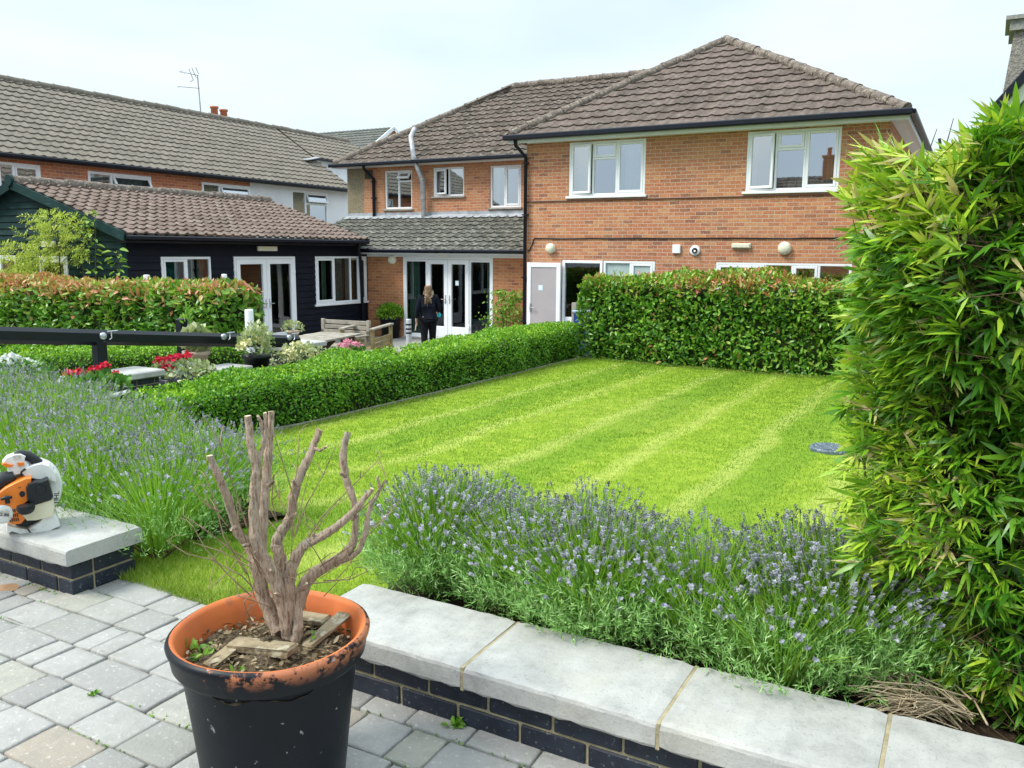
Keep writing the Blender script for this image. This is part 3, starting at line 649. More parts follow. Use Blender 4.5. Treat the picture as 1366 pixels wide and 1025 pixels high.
mb = MB(); mb.box(mxa+.05, 23.5, GZ, xa-.05, 23.6, ze-.1); mb.box(mxa+.3, 20.4, 1.7, xa-.05, 23.5, 1.75); mb.box(mxa+.3, 20.4, ze-.1, xa-.05, 23.5, ze-.08); mb.box(-14.3, 21.0, GZ, xa-.05, 21.1, 1.5); mb.box(-14.3, 18.3, GZ, xa-.05, 21.0, GZ+.02); mb.build('interior', M['interior'], mid)
# upper roof
rx0, ry, hd2, rs = mxa-.3, 20.1-.35, 4.3, 2.62; zb2 = ze+.05; s2 = math.hypot(hd2, rs); U1 = cx-rx0
mb = MB(); tile_roof(mb, (rx0, ry, zb2), (1, 0, 0), (0, hd2, rs), lambda v: hd2*.9*v/s2+.02, lambda v: U1, s2, .33, .30, .034, .034)
tile_roof(mb, (rx0, ry+2*hd2, zb2), (0, -1, 0), (hd2*.9, 0, rs), lambda v: hd2*v/s2+.02, lambda v: 2*hd2-hd2*v/s2-.02, math.hypot(hd2*.9, rs), .33, .30, .034, .034)
ro = mb.build('roof', M['tile_m'], mid)
mb = MB(); ap2 = (rx0+hd2*.9, ry+hd2, zb2+rs+.03); ridge_tiles(mb, (rx0+.05, ry+.05, zb2+.05), ap2, .12); ridge_tiles(mb, ap2, (cx, ry+hd2, zb2+rs+.03), .12); mb.build('ridge_tiles', M['ridge'], ro)
mb = MB(); mb.box(rx0+.03, ry+.04, ze-.03, xa-.02, 20.1, ze+.0); mb.box(rx0, ry+.02, ze-.03, ex0-.1, ry+.045, ze+.08); mb.build('fascia', M['white_paint'], mid)
mb = MB(); gutter(mb, (rx0-.05, ry-.055, ze+.035), (ex0-.0, ry-.055, ze+.035), .065)
a_ = fu.px(500, 250)[0]; mb.tube([(a_-.12, ry-.02, ze), (a_-.1, ry, ze-.1), (a_, 20.04, ze-.35), (a_, 20.04, 2.45)], .045, 10)
for z in (ze-.45, 3.0): fu.box(mb, a_-.07, .0, z, a_+.07, .10, z+.03)
mb.build('gutter', M['black'], mid)
window(mid, fu, *um, [(1, [(1, 'fixed', 0)]), (1, [(.74, 'fixed', 0), (.26, 't', 38)])], sillm='concrete', curt=[(.05, .35, 'curtain_teal', 2)], back=-.1)
window(mid, fu, *ub, [(1, [(1, 'l', 14)]), (1, [(1, 'fixed', 0)])], sillm='concrete', curt=[(.55, .75, 'curtain', 2)], back=-.1)
window(mid, fu, *uc, [(1, [(1, 'fixed', 0)]), (1.15, [(1, 'r', 0)])], sillm='concrete', curt=[(.08, .2, 'curtain', 1)], back=-.1)
mb = MB(); x_ = uc[0]+.42; y_ = 20.55; z_ = uc[1]
mb.lathe([(.09, z_+.02), (.012, z_+.04), (.012, z_+.42)], (x_, y_, 0), 12); mb.lathe([(.17, z_+.42), (.15, z_+.66)], (x_, y_, 0), 16); mb.build('table_lamp', M['curtain'], mid)
# flue
mb = MB(); fp = [P(548, 183, y=19.95), P(552, 212, y=19.7), P(563.5, 240, y=19.92), P(565.5, 290, y=19.96)]
mb.tube([fp[0]+Vector((0, .2, .25)), fp[0], fp[1], fp[2], fp[3]], .075, 12); 
for p in (fp[1], fp[2], (fp[2]+fp[3])/2): mb.tube([p-Vector((0, 0, .03)), p+Vector((0, 0, .03))], .085, 12)
mb.build('flue_pipe', M['steel'], mid)
# lean-to roof, lead flashing
lz0, lz1, ly0, ly1 = 1.50, 2.46, 17.68, 20.1; ll = math.hypot(ly1-ly0, lz1-lz0)
mb = MB(); tile_roof(mb, (mxa-.05, ly0, lz0), (1, 0, 0), (0, ly1-ly0, lz1-lz0), lambda v: 0, lambda v: xa-.02-mxa, ll, .30, .27, .034, .034); mb.build('lean_to_roof', M['tile_s'], mid)
mb = MB(); fu.box(mb, mxa+.0, .002, lz1-.02, xa-.02, .02, um[1]-.10); mb.bar((mxa, 20.09, lz1+.05), (mxa+.01, 20.09, lz1+.05), .01, .01)
n = 90; vs = []
for i in range(n+1):
    x_ = mxa+(xa-.02-mxa)*i/n; u_ = x_-mxa+.05
    vs += [(x_, 20.085, lz1+.055), (x_, 20.1-.24+.02*math.sin(i*2.3), lz1-.24*(lz1-lz0)/(ly1-ly0)+.055+.012*math.cos(2*math.pi*u_/.27))]
mb.faces(vs, [(2*i, 2*i+1, 2*i+3, 2*i+2) for i in range(n)]); mb.build('lead_flashing', M['lead'], mid)
mb = MB(); gutter(mb, (-14.25, ly0-.05, lz0+.0), (xa-.05, ly0-.05, lz0), .05); mb.build('lean_to_gutter', M['black'], mid)
zbd = fl.px(600, 343.8)[1]; fd = rect(fl, 538.5, 344, 657.5, 449); fd = (fd[0], GZ+.05, fd[2], zbd)
mb = MB(); fl.box(mb, -14.3, .001, zbd, xa-.03, .05, lz0-.07, 0, .004); fl.box(mb, -14.3, .0, lz0-.10, xa-.03, .30, lz0-.06); fl.box(mb, -14.3, .051, zbd+.10, xa-.03, .07, lz0-.1, 0, .004); mb.build('fascia_board', M['white_paint'], mid)
mb = MB(); wall(mb, fl, -14.5, xa-.0, GZ-.1, zbd+.06, [(fd[0], GZ-.1+.15, fd[2], zbd)]); mb.build('lower_wall', M['brick_low'], mid)
def french_doors(parent, fr, a0, z0, a1, z1, shares, kinds, curt, back=-.06, g='glass_dark', rail=.28, handle=None):
    """frame, doors and side lights as parts of the house; panes and handles below them"""
    mb = MB(); w = a1-a0; f = .05
    for q in ((a0, z0, a0+f, z1), (a1-f, z0, a1, z1), (a0+f, z1-f, a1-f, z1), (a0+f, z0, a1-f, z0+.04)): fr.box(mb, q[0], back, q[1], q[2], back+.07, q[3], 0, .005)
    o = mb.build('door_frame', M['upvc'], parent); a = a0+f; tw = sum(shares); out = []
    for s_, k in zip(shares, kinds):
        an = a+(w-2*f)*s_/tw; st, br, tp = (.045, .06, .06) if k == 's' else (.115, rail, .12)
        mb = MB(); g_ = .004
        for q in ((a+g_, z0+.04, a+st, z1-f-g_), (an-st, z0+.04, an-g_, z1-f-g_), (a+st, z0+.04, an-st, z0+.04+br), (a+st, z1-f-tp, an-st, z1-f-g_)): fr.box(mb, q[0], back+.008, q[1], q[2], back+(.062 if k == 's' else .078), q[3], 0, .005)
        if k != 's':
            for zz in (z0+.3, z1-.4): fr.box(mb, (a if k == 'l' else an)-.02, back+.079, zz, (a if k == 'l' else an)+.02, back+.1, zz+.09, 0, .004)
        d = mb.build('side_light' if k == 's' else 'door', M['upvc'], parent)
        gb = MB(); gb.face([fr(*q) for q in ((a+st, back+.03, z0+.04+br), (an-st, back+.03, z0+.04+br), (an-st, back+.03, z1-f-tp), (a+st, back+.03, z1-f-tp))]); gb.build('pane', M[g], d)
        if k != 's':
            hb = MB(); ah = an-.06 if k == 'l' else a+.06; zh = z0+1.02; sg = -1 if k == 'l' else 1
            fr.box(hb, ah-.014, back+.079, zh-.11, ah+.014, back+.088, zh+.11, 0, .004); hb.tube([fr(ah, back+.085, zh), fr(ah, back+.13, zh), fr(ah-sg*0+sg*.1, back+.13, zh)], .01, 8); hb.build('handle', M['steel'], d)
        out.append((a, an, d)); a = an
    for c in curt: curtain('curtain', fr, a0+w*c[0], a0+w*c[1], z0+.05, z1-.05, back-.14, M[c[2]], parent, c[3])
    return out
ds = french_doors(mid, fl, *fd, [1.15, 1.05, 1.05, 1.05], ['s', 'l', 'r', 's'], [(.02, .14, 'curtain_sage', 4), (.90, .985, 'curtain', 3)])
a_, z_ = fl.px(609, 378); mb = MB(); fl.box(mb, a_-.05, -.028, z_-.06, a_+.05, -.024, z_+.06); fl.box(mb, a_-.028, -.0235, z_-.03, a_+.028, -.0225, z_+.03, 1); mb.build('door_notice', [M['sticker'], M['upvc']], ds[2][2])
mb = MB(); fl.box(mb, fd[0], -.1, GZ-.1, fd[2], .12, GZ+.048); mb.build('door_step', M['concrete'], mid)
mb = MB(); a0_, a1_ = ds[2][0], ds[3][1]; mb.box(a0_+.1, 19.0, GZ+.42, a1_-.3, 19.6, GZ+.50); mb.box(a0_+.2, 19.0, GZ, a0_+.25, 19.1, GZ+.42); mb.box(a1_-.45, 19.0, GZ, a1_-.4, 19.1, GZ+.42); mb.build('indoor_bench', mat('pale_blue_wood', (.30, .40, .44)), mid)
mb = MB(); a_, z_ = fl.px(595, 340); fl.box(mb, a_-.17, .072, z_-.055, a_+.17, .11, z_+.05, 0, .008); fl.box(mb, a_-.16, .111, z_-.045, a_+.16, .14, z_+.04, 0, .012); mb.build('emergency_light', M['lamp_glass'], mid)
lamp_round(mid, fl, 524, 346.5, .125)
# ---- black weatherboarded annexe ------------------------------------------------------
fa = Fr('Y', -14.35); fg = Fr('X', 10.6); az = 1.74; azr = 2.80; ridx = -17.5; axl = -20.65; ay1 = 17.68
ann = thing('garden_annexe', 'single storey black weatherboarded annexe with pink-brown tiled roof on the left', 'annexe', (-17.5, 14.1, GZ))
aw1 = rect(fa, 214.5, 342.5, 280.5, 398); aw2 = rect(fa, 420, 343, 488, 404); ad = rect(fa, 312, 342.5, 393, 430)
hz = fa.px(350, 342.5)[1]; aw1 = (aw1[0], GZ+.95, aw1[2], hz); aw2 = (aw2[0], aw2[1], aw2[2], hz); ad = (ad[0], GZ+.04, ad[2], hz)
mb = MB(); wall(mb, fa, 10.62, 18.1, GZ-.1, az+.02, [aw1, aw2, ad], .2); mb.build('side_wall', M['interior'], ann)
def boards(mb, fr, a0f, a1f, z0, z1, holes, pitch=.145, m=0):
    z = z0
    while z < z1:
        zz = min(z+pitch, z1); a0, a1 = a0f(z), a1f(z); a0t, a1t = a0f(zz), a1f(zz)
        segs = [(a0, a1, a0t, a1t)]
        for h in holes:
            if z+.02 < h[3] and zz-.02 > h[1]:
                ns = []
                for s_ in segs:
                    if h[0] > s_[0] and h[2] < s_[1]: ns += [(s_[0], h[0], s_[2], h[0]), (h[2], s_[1], h[2], s_[3])]
                    else: ns.append(s_)
                segs = ns
        for s_ in segs:
            if s_[1]-s_[0] < .02: continue
            j = random.uniform(0, .004); p = [fr(s_[0], .03+j, z), fr(s_[1], .03+j, z), fr(s_[3], .008, zz), fr(s_[2], .008, zz)]
            nb = fr(0, 1, 0)-fr(0, 0, 0); quad(mb, p, nb, m); quad(mb, [fr(s_[0], .004, z), fr(s_[1], .004, z), fr(s_[1], .03+j, z), fr(s_[0], .03+j, z)], (0, 0, -1), m)
        z += pitch
mb = MB(); boards(mb, fa, lambda z: 10.6, lambda z: 17.99, GZ, az+.03, [aw1, aw2, ad]); mb.build('weatherboards', M['board_black'], ann)
window(ann, fa, *aw1, [(1, [(1, 'l', 0)]), (1, [(1, 'fixed', 0)])], back=-.03, curt=[(.04, .45, 'curtain_teal', 4), (.55, .72, 'curtain_teal', 2), (.8, .97, 'curtain_teal', 2)], g='glass_dark')
window(ann, fa, *aw2, [(1.1, [(1, 'l', 0)]), (1.1, [(1, 'fixed', 0)]), (.55, [(1, 'fixed', 0)]), (.5, [(1, 'r', 0)])], back=-.03, curt=[(.22, .30, 'curtain_sage', 1), (.48, .62, 'curtain_teal', 2), (.66, .78, 'curtain', 1.5)], g='glass_dark')
french_doors(ann, fa, *ad, [1, 1], ['l', 'r'], [], back=-.02)
mb = MB(); a_, z_ = fa.px(354, 331.5); fa.box(mb, a_-.3, .03, z_-.06, a_+.3, .09, z_+.05, 0, .01); mb.build('emergency_light', M['lamp_glass'], ann)
# gable facing the camera
slope = (azr-az)/(ridx-(-14.05)) ; gl = lambda z: axl if z < az else ridx-(ridx-axl)*(azr-z)/(azr-az); gr_ = lambda z: -14.35 if z < az-.05 else ridx+(-14.05-ridx)*(azr-z)/(azr-az)
gw1 = rect(fg, -8, 342, 27, 385); gw2 = rect(fg, 55.5, 342, 93, 385); gw1 = (gw1[0]-.4, GZ+.6, gw1[2], gw2[3]); gw2 = (gw2[0], GZ+.1, gw2[2], gw2[3])
mb = MB(); wall(mb, fg, axl, -14.36, GZ-.1, az-.02, [gw1, gw2], .2); quad(mb, [fg(axl, -.02, az-.1), fg(-14.36, -.02, az-.1), fg(ridx, -.02, azr-.08)], (0, -1, 0)); mb.build('gable_wall', M['interior'], ann)
mb = MB(); boards(mb, fg, gl, gr_, GZ, azr-.1, [gw1, gw2], .135); mb.build('gable_boards', M['board_green'], ann)
mb = MB(); mb.box(-14.41, 10.545, GZ, -14.31, 10.65, az-.02); mb.build('corner_post', M['board_green'], ann)
window(ann, fg, *gw1, [(1, [(1, 'fixed', 0)]), (1, [(1, 'r', 0)])], back=-.03, curt=[(.3, .9, 'curtain_sage', 4)])
window(ann, fg, *gw2, [(1, [(1, 'r', 0)])], back=-.03, g='glass_dark', sill=False, fw=.08)
mb = MB(); a_, z_ = fg.px(69, 326); fg.box(mb, a_-.22, .035, z_-.06, a_+.22, .09, z_+.06, 0, .01); mb.build('emergency_light', M['lamp_glass'], ann)
mb = MB(); mb.box(axl+.2, 17.2, GZ, -14.5, 17.3, az); mb.box(-16.6, 10.9, GZ, -16.5, 17.2, az); mb.box(axl+.2, 10.9, GZ, -14.6, 17.2, GZ+.02); mb.box(-16.6, 10.8, az-.1, -14.5, 17.2, az-.08); mb.build('interior', M['interior'], ann)
gy = 10.42; A = math.hypot(-14.05-ridx, azr-az); B = math.hypot(ridx-axl, azr-az); zf0 = az+.03
mb = MB(); tile_roof(mb, (-14.05, gy, zf0), (0, 1, 0), (ridx+14.05, 0, azr-az), lambda v: 0, lambda v: ay1-gy, A, .31, .24, .036, .034)
tile_roof(mb, (axl, gy, zf0), (0, 1, 0), (ridx-axl, 0, azr-az), lambda v: 0, lambda v: ay1-gy, B, .31, .24, .036, .034)
ro = mb.build('roof', M['tile_a'], ann)
mb = MB(); ridge_tiles(mb, (ridx, gy, azr+.05), (ridx, ay1, azr+.05), .12, .4); mb.build('ridge_tiles', M['ridge'], ro)
mb = MB(); mb.bar((-14.02, gy-.01, zf0-.05), (ridx, gy-.01, azr-.02), .04, .17); mb.bar((axl, gy-.01, zf0-.05), (ridx, gy-.01, azr-.02), .04, .17); mb.build('bargeboard', M['board_green'], ann); mb = MB()
mb.tube([(ridx, gy-.06, azr+.06), (ridx, gy+.03, azr+.06)], .12, 12)
mb.build('finial', M['board_green'], ann); mb = MB(); mb.bar((-14.02, ay1+.02, zf0-.05), (ridx, ay1+.02, azr-.02), .04, .14); mb.build('bargeboard', M['board_green'], ann)
mb = MB(); gutter(mb, (-14.02, gy, zf0-.06), (-14.02, ay1, zf0-.06), .055); mb.box(-14.34, gy+.05, zf0-.16, -14.06, ay1, zf0-.12)
mb.tube([(-14.02, 17.3, zf0-.1), (-14.05, 17.3, zf0-.25), (-14.26, 17.62, zf0-.5), (-14.26, 17.7, GZ)], .04, 10); mb.build('gutter', M['black'], ann)
# ---- long terrace behind --------------------------------------------------------------
fL = Fr('Y', -21.0); tz = 3.72; rdx = -24.7; rz = 6.2; ty0, tyw, ty1, ty2 = 4, fL.px(334, 260)[0], 25.3, 29.8
ter = thing('terrace_house', 'long red brick and white rendered terrace with grey-buff tile roof behind the black annexe', 'house', (-22.5, 17, GZ))
tw = [rect(fL, -2, 218, 55, 268), rect(fL, 118, 232, 202, 262), rect(fL, 270, 246, 334, 282), rect(fL, 389, 255.5, 437, 290)]
tw = [(a, GZ+2.9 if i else GZ+2.9, b, d) for i, (a, c, b, d) in enumerate(tw)]; tw[0] = (tw[0][0], tw[0][1], tw[0][2], tw[0][3])
mb = MB(); wall(mb, fL, ty0, tyw, GZ-.1, tz, [w for w in tw[:3]], .25); quad(mb, [(-21, ty0, GZ), (-28.4, ty0, GZ), (-28.4, ty0, tz), (rdx, ty0, rz), (-21, ty0, tz)], (0, -1, 0)); mb.build('brick_wall', M['brick_red'], ter)
mb = MB(); wall(mb, fL, tyw, ty1, GZ-.1, tz, [tw[3]], .25)
quad(mb, [(-21, ty1, GZ), (-24.7, ty1, GZ), (-24.7, ty1, rz-.05), (-21, ty1, tz)], (0, 1, 0)); f2 = Fr('Y', -23.0); wall(mb, f2, ty1, ty2, GZ, 5.0); quad(mb, [(-23, ty2, GZ), (-28, ty2, GZ), (-28, ty2, 4), (rdx, ty2, rz-.1), (-23, ty2, 5)], (0, 1, 0)); mb.build('rendered_wall', M['render'], ter)
mb = MB(); mb.box(-24.0, ty0+.3, GZ, -23.9, ty1-.3, tz); mb.box(-23.9, ty0+.3, tz-.12, -21.3, ty1-.3, tz-.1); mb.build('interior', M['interior'], ter)
A = math.hypot(rdx+20.75, rz-tz)
mb = MB(); tile_roof(mb, (-20.75, ty0, tz+.04), (0, 1, 0), (rdx+20.75, 0, rz-tz), lambda v: 0, lambda v: ty1+.1-ty0, A, .32, .28, .030, .030, 0, 6)
k = (rz-tz)/(rdx+20.75); zz = tz+.04+(-22.8+20.75)*k; A2 = math.hypot(rdx+22.8, rz-zz)
tile_roof(mb, (-22.8, ty1+.1, zz), (0, 1, 0), (rdx+22.8, 0, rz+.04-zz), lambda v: 0, lambda v: ty2-ty1, A2, .32, .28, .030, .030, 0, 6)
quad(mb, [(rdx, ty0, rz), (rdx, ty2, rz), (-28.6, ty2, tz), (-28.6, ty0, tz)], (-1, 0, 1)); ro = mb.build('roof', M['tile_l'], ter)
mb = MB(); ridge_tiles(mb, (rdx, ty0, rz+.05), (rdx, ty2, rz+.05), .11, .45); mb.build('ridge_tiles', M['tile_l'], ro)
mb = MB(); gutter(mb, (-20.72, ty0, tz-.0), (-20.72, ty1, tz), .06); mb.box(-20.98, ty0, tz-.06, -20.76, ty1, tz+.03); gutter(mb, (-22.8, ty1, zz-.05), (-22.8, ty2, zz-.05), .05); mb.build('gutter', M['black'], ter)
mb = MB(); p0 = P(405, 208, x=-22.4); mb.bar((-22.3, ty1-.9, zz-.22), (-22.6, ty1+.12, zz-.02), .35, .03); mb.build('lead_patch', M['lead'], ter)
window(ter, fL, *tw[0], [(1, [(1, 'fixed', 0)]), (1.9, [(.72, 'fixed', 0), (.28, 't', 0)])], curt=[(.02, .98, 'curtain', 9)], back=-.06, fw=.07)
window(ter, fL, *tw[1], [(1, [(1, 'fixed', 0)]), (1.9, [(.72, 'fixed', 0), (.28, 't', 30)])], curt=[(.02, .98, 'curtain', 9)], back=-.06, fw=.07)
window(ter, fL, *tw[2], [(1, [(1, 'fixed', 0)]), (1.9, [(.72, 'fixed', 0), (.28, 't', 22)])], curt=[(.02, .98, 'curtain', 9)], back=-.06, fw=.07)
window(ter, fL, *tw[3], [(1, [(1, 'fixed', 0)]), (1.7, [(.72, 'fixed', 0), (.28, 't', 22)])], curt=[(.02, .98, 'curtain', 9)], back=-.06, fw=.07)
# chimney behind the ridge
M['terracotta'] = mat('chimney_pot_clay', (.50, .19, .10), (.38, .14, .08), 6, .9, .1)
cp = [P(286, 150, x=-25.6), P(298.5, 154, x=-25.6)]; cc = (cp[0]+cp[1])/2
mb = MB(); mb.box(-26.0, cc.y-.75, 4.8, -25.2, cc.y+.75, cc.z-.42); mb.box(-26.05, cc.y-.8, cc.z-.5, -25.15, cc.y+.8, cc.z-.42); ch = mb.build('chimney', M['brick_red'], ter)
for p in cp:
    mb = MB(); mb.lathe([(.15, -.45), (.125, .12), (.16, .15), (.16, .21), (.12, .21), (.11, 0)], (p.x, p.y, p.z), 16); mb.build('chimney_pot', M['terracotta'], ch)
# aerial
mb = MB(); b0 = P(269, 156, x=-25.2); yv = b0.y; b1 = P(263.5, 101, x=-25.2); b1.y = b1.y; mb.tube([b0-Vector((0, 0, .5)), b1], .022, 6)
e0 = P(236, 115.5, x=-25.2); e1 = P(266, 118, x=-25.2); mb.tube([e0, e1], .012, 5)
e0 = P(239, 95.5, x=-25.2); e1 = P(265, 101, x=-25.2); mb.tube([e0, e1], .012, 5)
for (p, q_) in (((252, 92), (258, 107)), ((256, 91), (262, 104)), ((261, 90), (265, 99)), ((258, 107), (254, 109)), ((243, 94), (241, 97)), ((247, 93.5), (246, 98.5)), ((238, 114), (238, 117))): mb.tube([P(*p, x=-25.2), P(*q_, x=-25.15)], .014, 5)
mb.build('television_aerial', M['steel'], ter)
# ---- far gabled house -----------------------------------------------------------------
fy = 40.0; g0 = P(523, 170.5, y=fy); far = thing('gabled_house', 'distant house with dark tiled roof and small orange brick gable above the brick range', 'house', (g0.x-3, fy, GZ))
gzr = g0.z; rt = 4.0; mb = MB(); zlow = gzr-2.6; xr = g0.x
quad(mb, [(xr, fy-rt, zlow), (xr, fy+rt, zlow), (xr, fy, gzr-.1)], (1, 0, 0)); quad(mb, [(xr, fy-rt, GZ), (xr, fy+rt, GZ), (xr, fy+rt, zlow), (xr, fy-rt, zlow)], (1, 0, 0))
quad(mb, [(xr-12, fy-rt, GZ), (xr, fy-rt, GZ), (xr, fy-rt, zlow), (xr-12, fy-rt, zlow)], (0, -1, 0)); mb.build('brick_wall', M['brick_mid'], far)
mb = MB(); Lr = math.hypot(rt+.2, 2.7); tile_roof(mb, (xr-12, fy-rt-.2, zlow), (1, 0, 0), (0, rt+.2, 2.6), lambda v: 0, lambda v: 12.15, Lr, .34, .3, .03, .035, 0, 4)
quad(mb, [(xr-12, fy, gzr+.02), (xr+.15, fy, gzr+.02), (xr+.15, fy+rt+.2, zlow), (xr-12, fy+rt+.2, zlow)], (0, 1, 1)); mb.build('roof', M['tile_f'], far)
mb = MB(); mb.bar((xr+.12, fy-rt-.2, zlow-.05), (xr+.12, fy, gzr-.03), .06, .2); mb.bar((xr+.12, fy+rt+.2, zlow-.05), (xr+.12, fy, gzr-.03), .06, .2); mb.build('bargeboard', M['white_paint'], far)
M['pebble_grey'] = mat('grey_pebbledash', (.36, .34, .31), (.20, .19, .17), 32, .95, .1, .9, 50, dist=.03)
M['terracotta_pale'] = mat('pale_chimney_clay', (.62, .42, .32), (.5, .34, .26), 6, .9, .1)
# ---- neighbour on the right with pebble chimney ------------------------------------------
nn = P(1320, 340, D=1.0); nn.z = 0; nn.normalize(); h_ = Vector((nn.y, -nn.x, 0)); ver0 = P(1322, 152, D=12.0)
nb_ = thing('neighbouring_house', 'grey rendered house gable with tall pebbledash chimney at the right edge', 'house', (ver0.x+3, ver0.y, GZ))
rd = P(1366, 103, D=1.0)-Vector((0, 0, CAMH)); ver1 = Vector((0, 0, CAMH)) + rd*(ver0.dot(nn)/rd.dot(nn))
d_ = ver1-ver0; up = ver0+d_*5
mb = MB(); mb.bar(ver0-d_*.02, up, .25, .10, 0, .01); mb.build('gutter', M['black'], nb_)
M['grey_render'] = mat('grey_roughcast', (.34, .34, .32), (.22, .22, .21), 30, .95, .1, .6, 60)
mb = MB(); w0 = ver0+h_*.25+nn*.15; w1_ = up+nn*.15
quad(mb, [(w0.x, w0.y, GZ), (w1_.x, w1_.y, GZ), (w1_.x, w1_.y, w1_.z-.1), (w0.x, w0.y, ver0.z-.02)], -nn); mb.bar(ver0+nn*.1+Vector((0, 0, -.16)), up+nn*.1+Vector((0, 0, -.16)), .1, .14, 1)
b2 = w0+nn*6; quad(mb, [(w0.x, w0.y, GZ), (b2.x, b2.y, GZ), (b2.x, b2.y, ver0.z), (w0.x, w0.y, ver0.z)], -h_); mb.build('gable_wall', [M['grey_render'], M['white_paint']], nb_)
mb = MB(); quad(mb, [ver0-nn*.1+Vector((0, 0, .06)), up-nn*.1+Vector((0, 0, .06)), up+nn*6+Vector((0, 0, .06)), ver0+nn*6+Vector((0, 0, .06))], (0, 0, 1)); mb.build('roof', M['tile_f'], nb_)
T = Matrix(((h_.x, nn.x, 0), (h_.y, nn.y, 0), (0, 0, 1))).to_4x4(); cb = P(1331, 130, D=13.2); ct = P(1340, 42, D=13.2); T.translation = (cb.x, cb.y, 0); zt2 = ct.z; ch0 = cb.z-.8
mb = MB(); vs = [T @ Vector(v) for v in ((-.02, 0, ch0), (1.1, 0, ch0), (1.1, .8, ch0), (-.02, .8, ch0), (.12, .04, zt2), (1.0, .04, zt2), (1.0, .76, zt2), (.12, .76, zt2))]
mb.faces(vs, [(0, 1, 5, 4), (1, 2, 6, 5), (2, 3, 7, 6), (3, 0, 4, 7)]); mb.box(.06, -.02, zt2, 1.06, .82, zt2+.13, 1, T); mb.box(.01, -.06, zt2+.13, 1.12, .88, zt2+.18, 1, T); chn = mb.build('chimney', [M['pebble_grey'], M['grey_render']], nb_)
mb = MB(); mb.lathe([(.15, 0), (.13, .30), (.15, .32), (.15, .37), (.11, .37)], T @ Vector((.42, .4, zt2+.18)), 16); mb.build('chimney_pot', M['terracotta_pale'], chn)

# ---- house across the way: the upstairs windows mirror its roof and chimneys
opp = thing('brick_house', 'dark roofed house with chimneys mirrored in the upstairs windows', 'house', (-6, -15, 0)); mb = MB(); mb.box(-14, -22, -.5, 1, -15, 3.6); mb.build('brick_wall', M['brick_low'], opp)
mb = MB(); tile_roof(mb, (1.3, -14.7, 3.6), (-1, 0, 0), (0, -3.8, 2.3), lambda v: 0, lambda v: 15.6, 4.44, .34, .3, .03, .03, 0, 4); quad(mb, [(-14.3, -18.5, 5.9), (1.3, -18.5, 5.9), (1.3, -22.3, 3.6), (-14.3, -22.3, 3.6)], (0, -1, 1)); quad(mb, [(1.25, -14.7, 3.6), (1.25, -22.3, 3.6), (1.25, -18.5, 5.9)], (1, 0, 0)); quad(mb, [(-14.25, -14.7, 3.6), (-14.25, -22.3, 3.6), (-14.25, -18.5, 5.9)], (-1, 0, 0)); mb.build('roof', M['tile_m'], opp)
for x_ in (-12.0, -7.6, -2.2):
    mb = MB(); mb.box(x_-.5, -18.9, 5, x_+.5, -18.1, 7.0); mb.box(x_-.56, -18.96, 7.0, x_+.56, -18.04, 7.15); ch = mb.build('chimney', M['brick_low'], opp)
    for k in (-.25, .25): mb = MB(); mb.lathe([(.13, 0), (.11, .4), (.13, .42), (.13, .48), (.1, .48)], (x_+k, -18.5, 7.15), 12); mb.build('chimney_pot', M['terracotta'], ch)
# ================================================================ plants
def unit(v): return v/np.maximum(np.linalg.norm(v, axis=-1, keepdims=True), 1e-9)
def leaves(p, d, n, l, w, shape='leaf', droop=0.0):
    """p base, d direction, n normal (all N,3), l, w (N): returns verts, faces"""
    N_ = len(p); d = unit(d); n = unit(n - d*(n*d).sum(-1, keepdims=True)); s = np.cross(d, n); l = l[:, None]; w = w[:, None]
    if shape == 'leaf':      # six-sided blade folded along its midrib
        q = [p, p+d*l*.35+s*w*.5+n*w*.16, p+d*l*.72+s*w*.38+n*w*.10-n*l*droop*.4, p+d*l-n*l*droop, p+d*l*.72-s*w*.38+n*w*.10-n*l*droop*.4, p+d*l*.35-s*w*.5+n*w*.16]
        v = np.stack(q, 1).reshape(-1, 3); b = (np.arange(N_)*6)[:, None]
        f = np.concatenate([b+np.array([[0, 1, 2, 3]]), b+np.array([[0, 3, 4, 5]])], 0); return v, f, 6
    if shape == 'blade':     # long narrow blade, bent
        q = [p-s*w*.1, p+s*w*.1, p+d*l*.3+s*w*.5, p+d*l*.3-s*w*.5, p+d*l*.68+s*w*.34-n*l*droop*.45, p+d*l*.68-s*w*.34-n*l*droop*.45, p+d*l-n*l*droop, p+d*l-n*l*droop]
        v = np.stack(q, 1).reshape(-1, 3); b = (np.arange(N_)*8)[:, None]
        f = np.concatenate([b+np.array([[0, 1, 2, 3]]), b+np.array([[3, 2, 4, 5]]), b+np.array([[5, 4, 6, 7]])], 0); return v, f, 8
    q = [p, p+d*l*.5+s*w*.5, p+d*l, p+d*l*.5-s*w*.5]
    v = np.stack(q, 1).reshape(-1, 3); b = (np.arange(N_)*4)[:, None]; return v, b+np.array([[0, 1, 2, 3]]), 4
def leaf_obj(name, m, parent, sets, origin=None):
    V, F, A = [], [], []; o = 0
    for (v, f, k, tint) in sets:
        V.append(v); F.append(f+o); A.append(np.repeat(tint, k)); o += len(v)
    return mesh_np(name, np.concatenate(V), np.concatenate(F), m, parent, {'tint': np.concatenate(A)}, origin)
def vnoise(p, s, seed=0):
    """cheap smooth noise in -1..1"""
    r = np.random.default_rng(seed); out = 0
    for k in range(5):
        a = r.normal(size=3); a = a/np.linalg.norm(a)*s*(.6+.35*k); out = out + np.sin(p@a + r.uniform(0, 6.28))/(1+.3*k)
    return out/2.6
def rand_dirs(n):
    return unit(rng.normal(size=(n, 3)))
